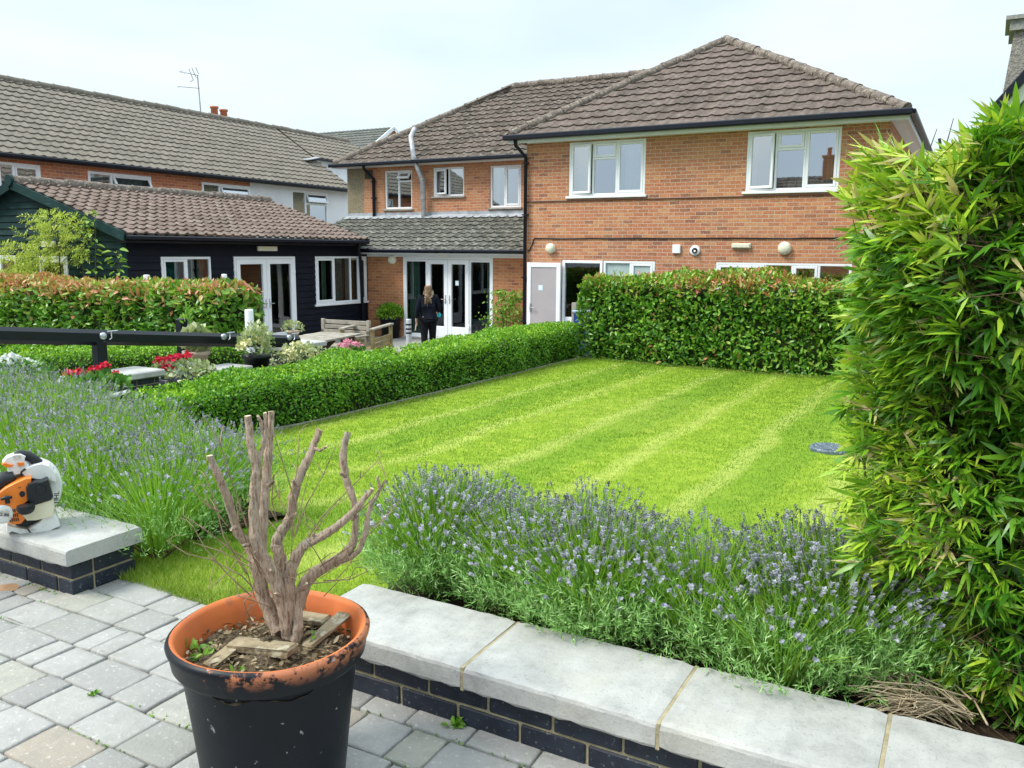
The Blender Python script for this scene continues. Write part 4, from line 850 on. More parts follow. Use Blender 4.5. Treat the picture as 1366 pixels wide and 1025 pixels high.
M['leaf_photinia'] = leaf_mat('photinia_leaf', [(0, (.035, .13, .014)), (.3, (.10, .28, .025)), (.6, (.24, .44, .045)), (.78, (.38, .48, .08)), (.86, (.50, .34, .12)), (1, (.60, .20, .12))], .25, .35, .5)
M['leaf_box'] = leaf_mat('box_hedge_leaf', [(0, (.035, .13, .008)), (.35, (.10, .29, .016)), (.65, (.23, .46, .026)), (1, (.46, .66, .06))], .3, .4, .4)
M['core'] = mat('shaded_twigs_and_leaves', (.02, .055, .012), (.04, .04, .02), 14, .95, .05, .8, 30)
M['twig'] = mat('brown_twig', (.13, .09, .055), (.08, .055, .035), 20, .9, .1)
def hedge(name, label, cat, A, B, wd, z0, z1, n, ln, wr, m, red=0.0, bulge=.06, seed=1, zb=None, end_drop=0, core_in=.13, cup=0, group=None):
    """clipped hedge from A to B (2-D); z0,z1: ground and top at both ends as tuples"""
    A = np.array(A, float); B = np.array(B, float); Lh = np.linalg.norm(B-A); e = (B-A)/Lh; s = np.array([-e[1], e[0]])
    t = thing(name, label, cat, (float((A+B)[0]/2), float((A+B)[1]/2), (z0[0]+z0[1])/2), group)
    def w_(u, v, h):     # u along 0..1, v across -1..1, h 0..1
        z = (z0[0]*(1-u)+z0[1]*u)*(1-h) + (z1[0]*(1-u)+z1[1]*u)*h
        xy = A[None]+(B-A)[None]*u[:, None]+s[None]*(v*wd/2)[:, None]; return np.concatenate([xy, z[:, None]], 1)
    hh = (z1[0]+z1[1]-z0[0]-z0[1])/2; ar = np.array([Lh*hh, Lh*hh, Lh*wd, wd*hh, wd*hh]); pr = ar/ar.sum()
    k = rng.choice(5, n, p=pr); u = rng.random(n); v = rng.uniform(-1, 1, n); h = rng.random(n)
    v = np.where(k == 0, -1, np.where(k == 1, 1, v)); h = np.where(k == 2, 1, h); u = np.where(k == 3, 0, np.where(k == 4, 1, u))
    nrm = np.zeros((n, 3)); nrm[k == 0, :2] = -s; nrm[k == 1, :2] = s; nrm[k == 2, 2] = 1; nrm[k == 3, :2] = -e; nrm[k == 4, :2] = e
    p = w_(u, v, h)
    # round the edges a little
    q = np.stack([(u-.5)*2, v, (h-.5)*2], 1)
    p = p + nrm*(vnoise(p, 3.2, seed)*bulge + vnoise(p, 9, seed+5)*bulge*.5)[:, None]
    edge = np.clip(h-.9, 0, 1)*10*(k < 2); p = p-nrm*(edge*.06)[:, None]; ve = np.clip(np.abs(v)-.75, 0, 1)*4*(k == 2); p[:, 2] -= ve*.05
    p = p - nrm*(rng.random(n)**2*.14)[:, None]
    d = unit(nrm*rng.uniform(.2, 1.1, n)[:, None] + rand_dirs(n)*.9 + np.array([0, 0, .35])); nn_ = unit(nrm*.7+rand_dirs(n)*.6+np.array([0, 0, .6]))
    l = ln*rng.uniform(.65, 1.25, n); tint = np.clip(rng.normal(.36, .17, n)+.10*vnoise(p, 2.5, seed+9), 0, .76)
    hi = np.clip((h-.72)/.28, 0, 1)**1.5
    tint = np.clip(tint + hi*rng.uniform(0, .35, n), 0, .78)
    sets = []
    if red:
        isr = rng.random(n) < red*(hi**1.2)*np.clip(.6+vnoise(p, 2.6, seed+3), .1, 1.3)+.02; tint = np.where(isr, rng.uniform(.8, 1, n), tint)
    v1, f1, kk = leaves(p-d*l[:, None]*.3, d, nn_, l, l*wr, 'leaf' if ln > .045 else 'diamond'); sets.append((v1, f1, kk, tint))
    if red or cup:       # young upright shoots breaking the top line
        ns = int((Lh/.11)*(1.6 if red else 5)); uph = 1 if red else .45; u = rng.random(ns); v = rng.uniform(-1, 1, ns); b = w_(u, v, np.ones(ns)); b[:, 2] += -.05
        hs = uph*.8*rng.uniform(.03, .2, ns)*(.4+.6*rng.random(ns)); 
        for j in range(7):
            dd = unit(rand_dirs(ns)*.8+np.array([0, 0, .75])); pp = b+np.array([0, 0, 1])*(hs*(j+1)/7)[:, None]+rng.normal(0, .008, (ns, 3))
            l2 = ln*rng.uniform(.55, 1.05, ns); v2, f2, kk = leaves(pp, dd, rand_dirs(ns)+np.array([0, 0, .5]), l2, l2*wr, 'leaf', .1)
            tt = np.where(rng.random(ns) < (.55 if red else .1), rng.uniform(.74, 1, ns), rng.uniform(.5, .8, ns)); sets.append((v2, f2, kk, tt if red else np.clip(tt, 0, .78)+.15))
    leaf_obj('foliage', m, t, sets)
    # dark filler core: shade inside the hedge put into its colour
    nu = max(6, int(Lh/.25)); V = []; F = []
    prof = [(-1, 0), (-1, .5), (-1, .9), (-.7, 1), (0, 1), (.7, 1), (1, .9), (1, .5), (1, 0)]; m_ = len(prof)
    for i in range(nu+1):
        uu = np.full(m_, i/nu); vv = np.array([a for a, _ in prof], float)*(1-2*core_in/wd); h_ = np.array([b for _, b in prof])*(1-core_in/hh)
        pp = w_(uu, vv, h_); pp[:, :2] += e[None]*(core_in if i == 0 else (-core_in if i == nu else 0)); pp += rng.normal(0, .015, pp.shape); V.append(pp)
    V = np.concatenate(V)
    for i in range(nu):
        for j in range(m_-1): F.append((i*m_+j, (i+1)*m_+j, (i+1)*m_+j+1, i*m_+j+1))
    mbc = MB(); mbc.faces(V.tolist(), F); mbc.faces(V[:m_].tolist(), [tuple(range(m_))]); mbc.faces(V[-m_:].tolist(), [tuple(range(m_))[::-1]]); mbc.build('shade_core', M['core'], t)
    return t
# tall photinia hedge at the end of the lawn
hedge('photinia_hedge', 'tall glossy photinia hedge with pink tips in front of the orange brick wing', 'hedge', (-6.75, 15.45), (1.6, 15.45), .95, (-.62, -.62), (1.02, .98), 26000, .11, .42, M['leaf_photinia'], .75, .17, 3, core_in=.2)
hedge('photinia_hedge', 'long photinia hedge with red young tips behind the black handrail', 'hedge', (-17.5, 9.55), (-9.98, 9.3), .9, (GZ, GZ), (.84, .90), 17000, .13, .42, M['leaf_photinia'], 1.0, .11, 11)
# clipped box hedges
hedge('box_hedge', 'low clipped green hedge running beside the left edge of the lawn', 'hedge', (-7.19, 4.95), (-7.12, 15.2), .86, (-.50, -.62), (.06, .10), 62000, .040, .6, M['leaf_box'], 0, .10, 21, core_in=.12, cup=1)
hedge('box_hedge', 'low clipped green hedge below the red-tipped photinia, behind the handrail', 'hedge', (-12.4, 4.3), (-9.6, 9.0), .9, (GZ, GZ), (.12, .16), 26000, .045, .6, M['leaf_box'], 0, .09, 31, core_in=.12, cup=1)
# ---------------------------------------------------------------- grass
def blades(name, pts, zf, hgt, wid, m, kind='stuff', lean=.5, tint=None, parent=None):
    n = len(pts); x, y = pts[:, 0], pts[:, 1]; z = zf(x, y); p = np.stack([x, y, z-.003], 1)
    d = unit(np.stack([rng.normal(0, lean, n), rng.normal(.15, lean, n), np.ones(n)], 1)); s = rng.uniform(0, 6.28, n); sv = np.stack([np.cos(s), np.sin(s), 0*s], 1)
    h = hgt*rng.uniform(.5, 1.2, n); w = wid
    v = np.stack([p-sv*w[:, None]*.5, p+sv*w[:, None]*.5, p+d*h[:, None]], 1).reshape(-1, 3); f = (np.arange(n)*3)[:, None]+np.array([[0, 1, 2]])
    t = rng.random(n) if tint is None else tint
    o = mesh_np(name, v, f, m, parent, {'tint': np.repeat(t, 3)}); return prop(o, kind=kind)
M['grass'] = leaf_mat('grass_blade', [(0, (.10, .22, .012)), (.45, (.215, .36, .022)), (.8, (.36, .45, .06)), (1, (.52, .51, .20))], .3, .6, .25)
n = 330000; yy_ = 2.32 + (14.95-2.32)*rng.random(n*2)**1.75; xx_ = rng.uniform(-6.6, 2.2, n*2)
k_ = (xx_/yy_ > -1.12) & (xx_/yy_ < .16+.2/yy_) ; yy_, xx_ = yy_[k_][:n], xx_[k_][:n]
ok = ~((xx_ > -2.0) & (yy_ < 3.0)); xx_, yy_ = xx_[ok], yy_[ok]
D_ = np.hypot(xx_, yy_); pp_ = np.stack([xx_, yy_, 0*xx_], 1)
st = .5+.5*np.sin((xx_+.35*vnoise(pp_, .8, 4)*.5)*6.6); tn = np.clip(rng.beta(2, 2.6, len(xx_))*.75+.85*np.clip(st-.62, 0, 1)*(.6+.4*vnoise(pp_, 3, 12))-.22*np.clip(np.sin((xx_+.18*vnoise(pp_, .8, 4))*3.3)*4, 0, 1)+.16*vnoise(pp_, 2.2, 8)+.10*vnoise(pp_, 6, 18), 0, .98)  # same stripe sheen and clippings put into the blade tint
dry = vnoise(pp_, 1.1, 77) > .62; tn = np.where(dry & (rng.random(len(tn)) < .4), rng.uniform(.75, 1, len(tn)), tn)
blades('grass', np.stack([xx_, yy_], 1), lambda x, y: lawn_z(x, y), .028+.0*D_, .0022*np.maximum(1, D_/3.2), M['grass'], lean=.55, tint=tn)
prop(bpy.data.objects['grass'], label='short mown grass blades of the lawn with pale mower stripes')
# longer ragged grass at the near edge and under the hedges
n = 16000; x_ = rng.uniform(-3.5, -1.7, n); y_ = 2.32+rng.exponential(.16, n); ok = y_ < 3.4
blades('grass', np.stack([x_, y_], 1)[ok], lambda x, y: lawn_z(x, y), .055, np.full(ok.sum(), .0028), M['grass'], lean=.7)['label'] = 'longer ragged grass where the lawn meets the paving'
n = 14000; x_ = np.concatenate([rng.normal(-6.58, .03, n//2), rng.uniform(-6.6, 1, n//2)]); y_ = np.concatenate([rng.uniform(4.5, 14.9, n//2), rng.normal(14.9, .05, n//2)])
blades('grass', np.stack([x_, y_], 1), lambda x, y: lawn_z(x, y), .07, np.full(n, .006), M['grass'], lean=.5)['label'] = 'long grass along the concrete edging and far hedge'
# ---------------------------------------------------------------- lavender
M['lav_leaf'] = leaf_mat('lavender_foliage', [(0, (.07, .18, .04)), (.4, (.17, .37, .08)), (.7, (.32, .54, .16)), (1, (.48, .66, .32))], .25, .6, .2)
M['lav_stem'] = leaf_mat('lavender_stem', [(0, (.12, .28, .03)), (.5, (.30, .54, .06)), (.85, (.50, .68, .10)), (1, (.54, .52, .18))], .3, .6, .2)
M['lav_flower'] = leaf_mat('lavender_flower', [(0, (.15, .16, .18)), (.4, (.28, .29, .34)), (.75, (.42, .43, .49)), (.96, (.48, .47, .58)), (1, (.46, .40, .74))], .15, .8, .1)
def lavender(label, inside, zg, top, n_pl, seeds, n_stem, n_leaf, box, lean=(0, -.15), spread=.5, near=.0):
    """mass of lavender: inside(x, y) -> 0..1 edge weight; zg ground; top height above ground"""
    x0, x1, y0, y1 = box; t = thing('lavender_bush', label, 'lavender', ((x0+x1)/2, (y0+y1)/2, float(zg(np.array([(x0+x1)/2]), np.array([(y0+y1)/2]))[0])))
    r = np.random.default_rng(seeds); cx_ = r.uniform(x0+.12, x1-.12, n_pl*4); cy_ = r.uniform(y0+.12, y1-.12, n_pl*4); k = inside(cx_, cy_) > 0; cx_, cy_ = cx_[k][:n_pl], cy_[k][:n_pl]; npl = len(cx_)
    ph = r.uniform(.85, 1.1, npl)
    def shoot(n, rad):
        i = r.integers(0, npl, n); a = r.uniform(0, 6.28, n); q = r.random(n)**.6*rad; out = np.stack([np.cos(a)*q, np.sin(a)*q], 1)
        bx, by = cx_[i]+out[:, 0]*.22, cy_[i]+out[:, 1]*.22; return i, out, bx, by
    # stems
    i, out, bx, by = shoot(n_stem, spread); fr_ = np.clip(-out[:, 1]/spread, 0, 1); H = top*ph[i]*r.uniform(.72, 1.08, n_stem)*(1-.30*(np.hypot(out[:, 0], out[:, 1])/spread)**2)
    base = np.stack([bx, by, zg(bx, by)+.05], 1); tip = base+np.stack([out[:, 0]*.75+lean[0]*H, out[:, 1]*.75+lean[1]*H, H], 1)+r.normal(0, .012, (n_stem, 3))
    mid = base*.45+tip*.55+np.stack([out[:, 0]*-.06, out[:, 1]*-.06, 0*H+.03], 1)
    # cull stems that would lie flat outside
    w = np.where(r.random(n_stem) < .5, .0016, .0022)+near*0
    az = r.uniform(0, 3.14, n_stem); sv = np.stack([np.cos(az), np.sin(az), 0*az], 1)*w[:, None]
    v = np.stack([base-sv, base+sv, mid+sv*.9, mid-sv*.9, tip+sv*.6, tip-sv*.6], 1).reshape(-1, 3); b = (np.arange(n_stem)*6)[:, None]
    f = np.concatenate([b+np.array([[0, 1, 2, 3]]), b+np.array([[3, 2, 4, 5]])]); 
    sv2 = np.stack([-sv[:, 1], sv[:, 0], sv[:, 2]], 1); v2 = np.stack([base-sv2, base+sv2, mid+sv2*.9, mid-sv2*.9, tip+sv2*.6, tip-sv2*.6], 1).reshape(-1, 3)
    tint = np.clip(r.normal(.5, .2, n_stem), 0, .95); leaf_obj('stems', M['lav_stem'], t, [(v, f, 6, tint), (v2, f, 6, tint)])
    # flower heads: whorls of tiny florets round the stem tip
    sets = []; d = unit(tip-mid); fl = r.uniform(.015, .034, n_stem); tf = np.clip(r.normal(.42, .2, n_stem)+(r.random(n_stem) < .035)*.6, 0, 1); has = r.random(n_stem) < np.clip(.58+.35*out[:, 1]/spread, .03, .9)
    for k in range(15):
        s_ = k/14; rr = .0062*np.sin(.5+2.3*s_)+.0015; a = k*2.4+r.uniform(0, 1, n_stem)
        if k in (3, 4): continue
        e1 = unit(np.cross(d, np.array([[.3, .9, .1]]))); e2 = np.cross(d, e1); o = e1*np.cos(a)[:, None]+e2*np.sin(a)[:, None]
        p = tip+d*(fl*(s_-.35))[:, None]; dd = unit(o+d*.6); l = np.full(n_stem, .0088)*r.uniform(.7, 1.3, n_stem)
        v, f, kk = leaves((p-o*.001)[has], dd[has], d[has], (l*(.75+rr/.0077*.5))[has], l[has]*.8, 'diamond'); sets.append((v, f, kk, np.clip(tf+r.normal(0, .1, n_stem), 0, 1)[has]))
    prop(leaf_obj('flower_spikes', M['lav_flower'], t, sets), kind='stuff')
    # narrow silvery leaves in tufts, lower down
    nt_ = n_leaf//9; i, out, bx, by = shoot(nt_, spread*1.02); H = top*ph[i]*r.random(nt_)**.8*.62*(1-.3*(np.hypot(out[:, 0], out[:, 1])/spread)**2); g = (H/(top*.6))
    tp = np.stack([bx+out[:, 0]*(.35+.45*g)+lean[0]*H, by+out[:, 1]*(.35+.45*g)+(lean[1]-.14)*H, zg(bx, by)+.03+H], 1); up = unit(np.stack([out[:, 0]*1.1, out[:, 1]*1.1, np.full(nt_, .55)], 1)+r.normal(0, .25, (nt_, 3)))
    sets = []
    for k in range(9):
        p = tp+up*(.010*k); a = k*1.9+r.uniform(0, 6, nt_); e1 = unit(np.cross(up, np.array([[.2, .3, .9]]))); e2 = np.cross(up, e1); o = e1*np.cos(a)[:, None]+e2*np.sin(a)[:, None]
        l = r.uniform(.018, .036, nt_); v, f, kk = leaves(p, unit(o*.75+up), up, l, np.full(nt_, .0038), 'diamond'); sets.append((v, f, kk, np.clip(r.normal(.5, .2, nt_)+.2*(k > 6), 0, 1)))
    leaf_obj('foliage', M['lav_leaf'], t, sets)
    # woody bases
    mbw = MB()
    for j in range(npl):
        for _ in range(7):
            a = random.uniform(0, 6.28); q_ = random.uniform(.05, .22); z_ = float(zg(cx_[j:j+1], cy_[j:j+1])[0])
            mbw.tube([(cx_[j], cy_[j], z_-.02), (cx_[j]+math.cos(a)*q_*.5, cy_[j]+math.sin(a)*q_*.5, z_+.05), (cx_[j]+math.cos(a)*q_, cy_[j]+math.sin(a)*q_, z_+.12)], [.007, .005, .003], 5)
    mbw.build('woody_base', M['twig'], t)
    return t
lavender('sprawling lavender in grey-violet flower behind the right coping', lambda x, y: np.where((y > 2.5), 1., -1.), lambda x, y: .11+0*x, .41, 34, 5, 8600, 130000, (-2.02, .04, 2.35, 3.1), (-.04, .04), .32)
lavender('wide lavender mass in grey-violet flower behind the leaf blower', lambda x, y: np.where((x < -3.30) & (x < -1.05*y-.16+.25*(y-2.4)/2) & (y < 3.55+np.clip((-4.3-x)*.35, 0, .8)), 1., -1.), lambda x, y: .0*x-.06*np.clip(y-3, 0, 2), .48, 100, 6, 13500, 180000, (-7.6, -3.22, 2.36, 4.5), (.02, -.0), .38)
# ---------------------------------------------------------------- bamboo
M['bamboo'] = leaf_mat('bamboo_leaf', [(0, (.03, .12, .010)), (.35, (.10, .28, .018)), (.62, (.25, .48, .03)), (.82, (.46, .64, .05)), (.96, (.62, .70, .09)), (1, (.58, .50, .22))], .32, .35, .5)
M['culm'] = mat('dark_bamboo_culm', (.035, .04, .02), (.02, .022, .015), 12, .4, .5, c3=(.22, .18, .08), s3=5)
def bamboo():
    t = thing('bamboo_clump', 'large leafy bamboo clump filling the right edge above the dry lavender stems', 'bamboo', (.5, 3.3, 0))
    r = np.random.default_rng(42)
    def left(z, y): return -.119*y+.115+.10*np.clip((1.5-z)/.8, 0, 1)+.03*np.sin(z*5)+np.where(z < .55, (.55-z)*.38, 0) + np.where(z > 1.7, (z-1.7)*.25, 0)
    mbc = MB()
    for j in range(46):
        y = r.uniform(2.8, 4.1); x = left(.4, y)+.12+r.random()**1.5*1.6; z = .05; lx, ly = r.normal(.0, .012), r.normal(-.0, .012); top_ = r.uniform(1.15, 1.55)
        pts = [(x+lx*k*k*.12+.008*math.sin(k*3), y+ly*k*k*.12, z+k*top_/7) for k in range(8)]; mbc.tube(pts, [r.uniform(.004, .0065)*(1-.08*k) for k in range(8)], 6)
    # a few culms seen bare against the leaves
    for (a, b_) in (((1192, 185), (1196, 330)), ((1196, 330), (1190, 600)), ((1150, 560), (1165, 840)), ((1253, 185), (1258, 215)), ((1335, 165), (1340, 225)), ((1268, 205), (1262, 300))):
        mbc.tube([P(*a, D=2.95), P(*b_, D=2.95)], .0045, 6)
    for (a, b_) in (((1262, 195), (1272, 158)), ((1240, 200), (1250, 172)), ((1310, 180), (1322, 142))):
        mbc.tube([P(*a, D=2.95), P(*b_, D=2.95)], [.002, .001], 5)
    mbc.build('culms', M['culm'], t)
    # clusters of leaves on fine branch tips
    nc = 11500; y = 2.62+r.random(nc)**1.6*1.5; z = .12+1.82*r.random(nc)**.9; 
    depth = r.random(nc); xl = left(z, y); x = xl+np.where(r.random(nc) < .30, r.random(nc)**2*.18, r.random(nc)*1.35)
    # front face recedes in lumps; top line uneven, higher to the right
    front = 2.66+.10*np.sin(x*7+z*3)+.08*np.sin(z*8+x*3)+np.where(z < .35, -.12, 0); y = np.where(r.random(nc) < .62, front+r.random(nc)**1.7*.35, np.maximum(y, front))
    topz = 1.76+.14*np.clip(x+.35, 0, .6)+.04*np.sin(x*11)+.04*np.sin(x*23+y*5); tt_ = r.random(nc) < .13; z = np.where(tt_, topz-.16*r.random(nc)**1.5, z); ok = z < topz; x, y, z = x[ok], y[ok], z[ok]; nc = len(x)
    c = np.stack([x, y, z], 1); edge = x-left(z, y) < .14; outd = np.stack([np.where(edge, -.9, r.normal(0, .5, nc)), np.where(edge, r.normal(-.2, .4, nc), -.8), r.normal(.12, .45, nc)+np.where(z > topz[ok]-.2, .9, 0)], 1)+r.normal(0, .25, (nc, 3)); outd = unit(outd)
    mt = MB(); sets = []
    side = unit(np.cross(outd, unit(r.normal(size=(nc, 3))+np.array([0, 0, 1.5])))); up = np.cross(side, outd); up = np.where(up[:, 2:3] < 0, -up, up)
    inner = (y-front[ok] > .22) & ~edge
    nl = 6
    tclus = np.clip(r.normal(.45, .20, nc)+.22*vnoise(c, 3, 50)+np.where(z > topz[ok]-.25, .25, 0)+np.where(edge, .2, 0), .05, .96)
    for k in range(nl):
        ang = (k-(nl-1)/2)*.42+r.normal(0, .16, nc); a = np.where(k == nl//2, ang*.3, ang)
        d = unit(outd*np.cos(a)[:, None]+side*np.sin(a)[:, None]+up*r.normal(0, .16, nc)[:, None]+np.array([0, 0, -.10])); l = (.032+.068*r.random(nc)**.8)*(1.0 if k not in (0, nl-1) else .8)
        b0 = c-outd*(.012*(nl-k)*0+.035*abs(k-nl/2)/nl)[None] if False else c-outd*(.03*abs(k-nl/2)/nl)
        v, f, kk = leaves(b0, d, up+r.normal(0, .3, (nc, 3)), l, l*r.uniform(.12, .20, nc), 'blade', .16)
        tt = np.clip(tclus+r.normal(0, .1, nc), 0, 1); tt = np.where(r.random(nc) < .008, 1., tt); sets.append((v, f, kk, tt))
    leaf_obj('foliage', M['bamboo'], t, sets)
    v, f, kk = [], [], 0
    p = c-outd*.14; w = np.full((nc, 1), .0012); s_ = side*w
    v = np.stack([p-s_, p+s_, c+s_, c-s_], 1).reshape(-1, 3); f = (np.arange(nc)*4)[:, None]+np.array([[0, 1, 2, 3]]); mesh_np('branch_tips', v, f, M['twig'], t)
    # dark filler core painting in the shade behind the front leaves
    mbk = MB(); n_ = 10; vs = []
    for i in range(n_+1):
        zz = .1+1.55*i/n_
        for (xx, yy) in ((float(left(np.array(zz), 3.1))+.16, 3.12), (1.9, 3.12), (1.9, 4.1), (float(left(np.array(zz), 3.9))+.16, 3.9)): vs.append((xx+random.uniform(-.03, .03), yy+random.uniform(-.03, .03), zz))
    mbk.faces(vs, [(i*4+k, i*4+(k+1) % 4, (i+1)*4+(k+1) % 4, (i+1)*4+k) for i in range(n_) for k in range(4)]+[(n_*4, n_*4+1, n_*4+2, n_*4+3)]); mbk.build('shade_core', M['core'], t)
bamboo()
# dry cut lavender stems beside the bamboo
M['dry'] = mat('bleached_dry_stem', (.56, .46, .31), (.36, .28, .18), 25, .9, .1)
mb = MB(); r = random.Random(3); root = P(1290, 985, z=.13)
for j in range(230):
    e = P(r.uniform(1125, 1235), r.uniform(825, 965), z=.13+r.random()*.16); e.y = max(e.y, 2.42); a = root+Vector((r.uniform(-.16, .05), r.uniform(-.02, .16), r.uniform(0, .07))); mdp = (a+e)/2+Vector((r.uniform(-.02, .02), r.uniform(-.02, .02), r.uniform(.0, .05)))
    a2 = a+(e-a)*r.uniform(0, .5); w_ = r.uniform(.0011, .0028); mb.tube([a2, (a2+e)/2+Vector((r.uniform(-.015, .015), r.uniform(-.015, .015), r.uniform(.0, .03))), e], [w_*1.3, w_, w_*.6], 5)
prop(mb.build('dry_stems', M['dry'], origin=(root.x-.2, root.y, .12)), 'bleached dry cut lavender stems lying beside the bamboo', 'dead plant')
# ================================================================ big pot with the pruned shrub
q = N('worn_black_over_terracotta'); g = q.n('ShaderNodeTexCoord').outputs['Object']; sp = q.n('ShaderNodeSeparateXYZ', {0: g})
worn = q.math('MULTIPLY', q.ramp(q.math('ADD', q.noise(16, 6, rough=.75), q.math('ADD', q.math('MULTIPLY', sp.outputs[0], .75), q.math('MULTIPLY', sp.outputs[1], -.12))), [(.625, (0, 0, 0)), (.69, (1, 1, 1))]), q.ramp(sp.outputs[2], [(.415, (0, 0, 0)), (.45, (1, 1, 1))]))
c = q.mix(worn, q.ramp(q.noise(5, 3), [(.3, (.003, .005, .009)), (.7, (.006, .009, .014))]), (.42, .15, .07))
c = q.mix(q.ramp(q.noise(38, 2), [(.70, (0, 0, 0)), (.74, (.7, .7, .7))]), c, (.35, .36, .34))
q.out(q.bsdf(c, .45, .28, q.bump(q.noise(24, 3), .12, .008))); M['pot_out'] = q.m
M['pot_in'] = mat('orange_terracotta_inside', (.62, .17, .045), (.48, .13, .04), 7, .6, .3, .1, 20, c3=(.33, .14, .07), s3=10)
M['pot_soil'] = mat('dry_potting_soil', (.12, .095, .06), (.06, .045, .03), 28, .95, .1, .9, 60, c3=(.20, .16, .10), s3=40)
PC = Vector((-1.624, 1.583, 0)); pot = thing('plant_pot', 'large black pot with worn terracotta rim, planted with bare pruned branches', 'pot', PC)
mb = MB(); prof = [(.0, .0), (.195, .0), (.20, .01), (.212, .12), (.228, .26), (.243, .375), (.247, .388), (.262, .392), (.268, .40), (.274, .435), (.280, .447), (.282, .457), (.278, .466), (.270, .470)]
mb.lathe(prof, PC, 96, 0); mb.lathe([(.270, .470), (.262, .468), (.254, .458), (.243, .42), (.232, .37), (.225, .30)], PC, 96, 1); 
for i, v in enumerate(mb.v):
    d = Vector(v)-PC; a = math.atan2(d.y, d.x); k = .962+.006*math.sin(a*2+.6)+.002*math.sin(a*7); mb.v[i] = (PC.x+d.x*k, PC.y+d.y*k, v[2]+.003*math.sin(a*3)*(1 if v[2] > .38 else 0))
mb.build('pot_body', [M['pot_out'], M['pot_in']], pot)
n = 40; V = []; F = []
for i in range(n+1):
    for k in range(64):
        a = 2*math.pi*k/64; r_ = .236*i/n; x, y = math.cos(a)*r_, math.sin(a)*r_
        z = .392+.012*math.sin(x*31+2)*math.cos(y*27)+.03*math.exp(-(x*x+y*y)/.004)+random.gauss(0, .0035)-.012*(i/n)**4; V.append((PC.x+x, PC.y+y, z))
for i in range(n):
    for k in range(64): F.append((i*64+k, (i+1)*64+k, (i+1)*64+(k+1) % 64, i*64+(k+1) % 64))
mb = MB(); mb.faces(V, F, 0, True); mb.build('soil', M['pot_soil'], pot)
# crumbs, litter and small weeds on the soil
n = 900; a = rng.uniform(0, 6.28, n); r_ = .222*np.sqrt(rng.random(n)); p = np.stack([PC.x+np.cos(a)*r_, PC.y+np.sin(a)*r_, .397+rng.random(n)*.012], 1)
M['litter'] = leaf_mat('dry_leaf_litter', [(0, (.07, .05, .03)), (.5, (.20, .15, .09)), (.8, (.34, .27, .17)), (1, (.42, .36, .25))], .1, .9, .1)
v, f, k = leaves(p, rand_dirs(n)*np.array([1, 1, .35]), rand_dirs(n)+np.array([0, 0, 1]), rng.uniform(.010, .035, n), rng.uniform(.003, .012, n), 'leaf'); prop(leaf_obj('leaf_litter', M['litter'], pot, [(v, f, k, rng.random(n))]), kind='stuff')
M['weed'] = leaf_mat('small_weed_leaf', [(0, (.08, .22, .02)), (.5, (.18, .38, .04)), (1, (.34, .50, .10))], .3, .5, .3)
def weed(parent, c, n, s, seed, name='weed_leaves'):
    r = np.random.default_rng(seed); p = np.array(c)[None]+r.normal(0, s*.35, (n, 3))*np.array([1, 1, .2]); d = unit(r.normal(size=(n, 3))+np.array([0, 0, 1.1])); l = s*r.uniform(.5, 1.1, n)
    v, f, k = leaves(p, d, unit(r.normal(size=(n, 3))*.4+np.array([0, 0, 1])), l, l*.55, 'leaf', .2); return leaf_obj(name, M['weed'], parent, [(v, f, k, r.random(n))])
for j, (x, y) in enumerate(((-.185, -.10), (-.14, -.125), (-.04, .11), (.07, .09), (.02, -.15))): weed(pot, (PC.x+x, PC.y+y, .40), 9, .035, 80+j)
# slabs of old wood lying on the soil
M['oldwood'] = mat('split_weathered_wood', (.34, .28, .18), (.16, .125, .08), 12, .95, .1, .9, 40, c3=(.40, .36, .26), s3=22, dist=.01)
def slab(label, a, b, w, h):
    o = MB(); o.bar(a, b, w, h, 0, .003)
    for i, v in enumerate(o.v): o.v[i] = tuple(c+random.uniform(-.004, .004) for c in v)
    c = (Vector(a)+Vector(b))/2; prop(o.build('wood_slab', M['oldwood'], origin=c), label, 'wood piece')
def sp_(px, py, z=.412): return P(px, py, z=z)
slab('split wood slab lying flat at the front of the pruned stems in the pot', sp_(310, 860), sp_(390, 868, .425), .055, .022)
slab('split wood slab leaning on the soil at the left front rim of the pot', sp_(278, 890, .400), sp_(308, 866, .412), .045, .015)
slab('long wood strip propped from soil to the right rim of the pot', sp_(408, 864, .405), sp_(460, 820, .44), .038, .014)
slab('short wood slab behind the stems on the right of the pot', sp_(400, 823, .42), sp_(436, 828, .425), .05, .018)
# ---- the shrub
M['bark'] = mat('peeling_pale_brown_bark', (.66, .53, .41), (.50, .38, .28), 22, .85, .2, 1.0, 38, c3=(.50, .43, .34), s3=11, dist=.012)
_t = M['bark'].node_tree; _p = [n for n in _t.nodes if n.type == 'BSDF_PRINCIPLED'][0]; _b = [n for n in _t.nodes if n.type == 'BUMP'][0]
_tc = _t.nodes.new('ShaderNodeTexCoord'); _mp = _t.nodes.new('ShaderNodeMapping'); _mp.inputs[3].default_value = (1, 1, .16); _nz = _t.nodes.new('ShaderNodeTexNoise'); _nz.inputs['Scale'].default_value = 150; _nz.inputs['Detail'].default_value = 6; _nz.inputs['Roughness'].default_value = .75
_t.links.new(_tc.outputs['Object'], _mp.inputs[0]); _t.links.new(_mp.outputs[0], _nz.inputs['Vector']); _t.links.new(_nz.outputs['Fac'], _b.inputs['Height']); _b.inputs['Distance'].default_value = .012
_cr = _t.nodes.new('ShaderNodeValToRGB'); _cr.color_ramp.elements[0].position = .40; _cr.color_ramp.elements[1].position = .52; _cr.color_ramp.elements[0].color = (.50, .42, .36, 1); _t.links.new(_nz.outputs['Fac'], _cr.inputs[0])
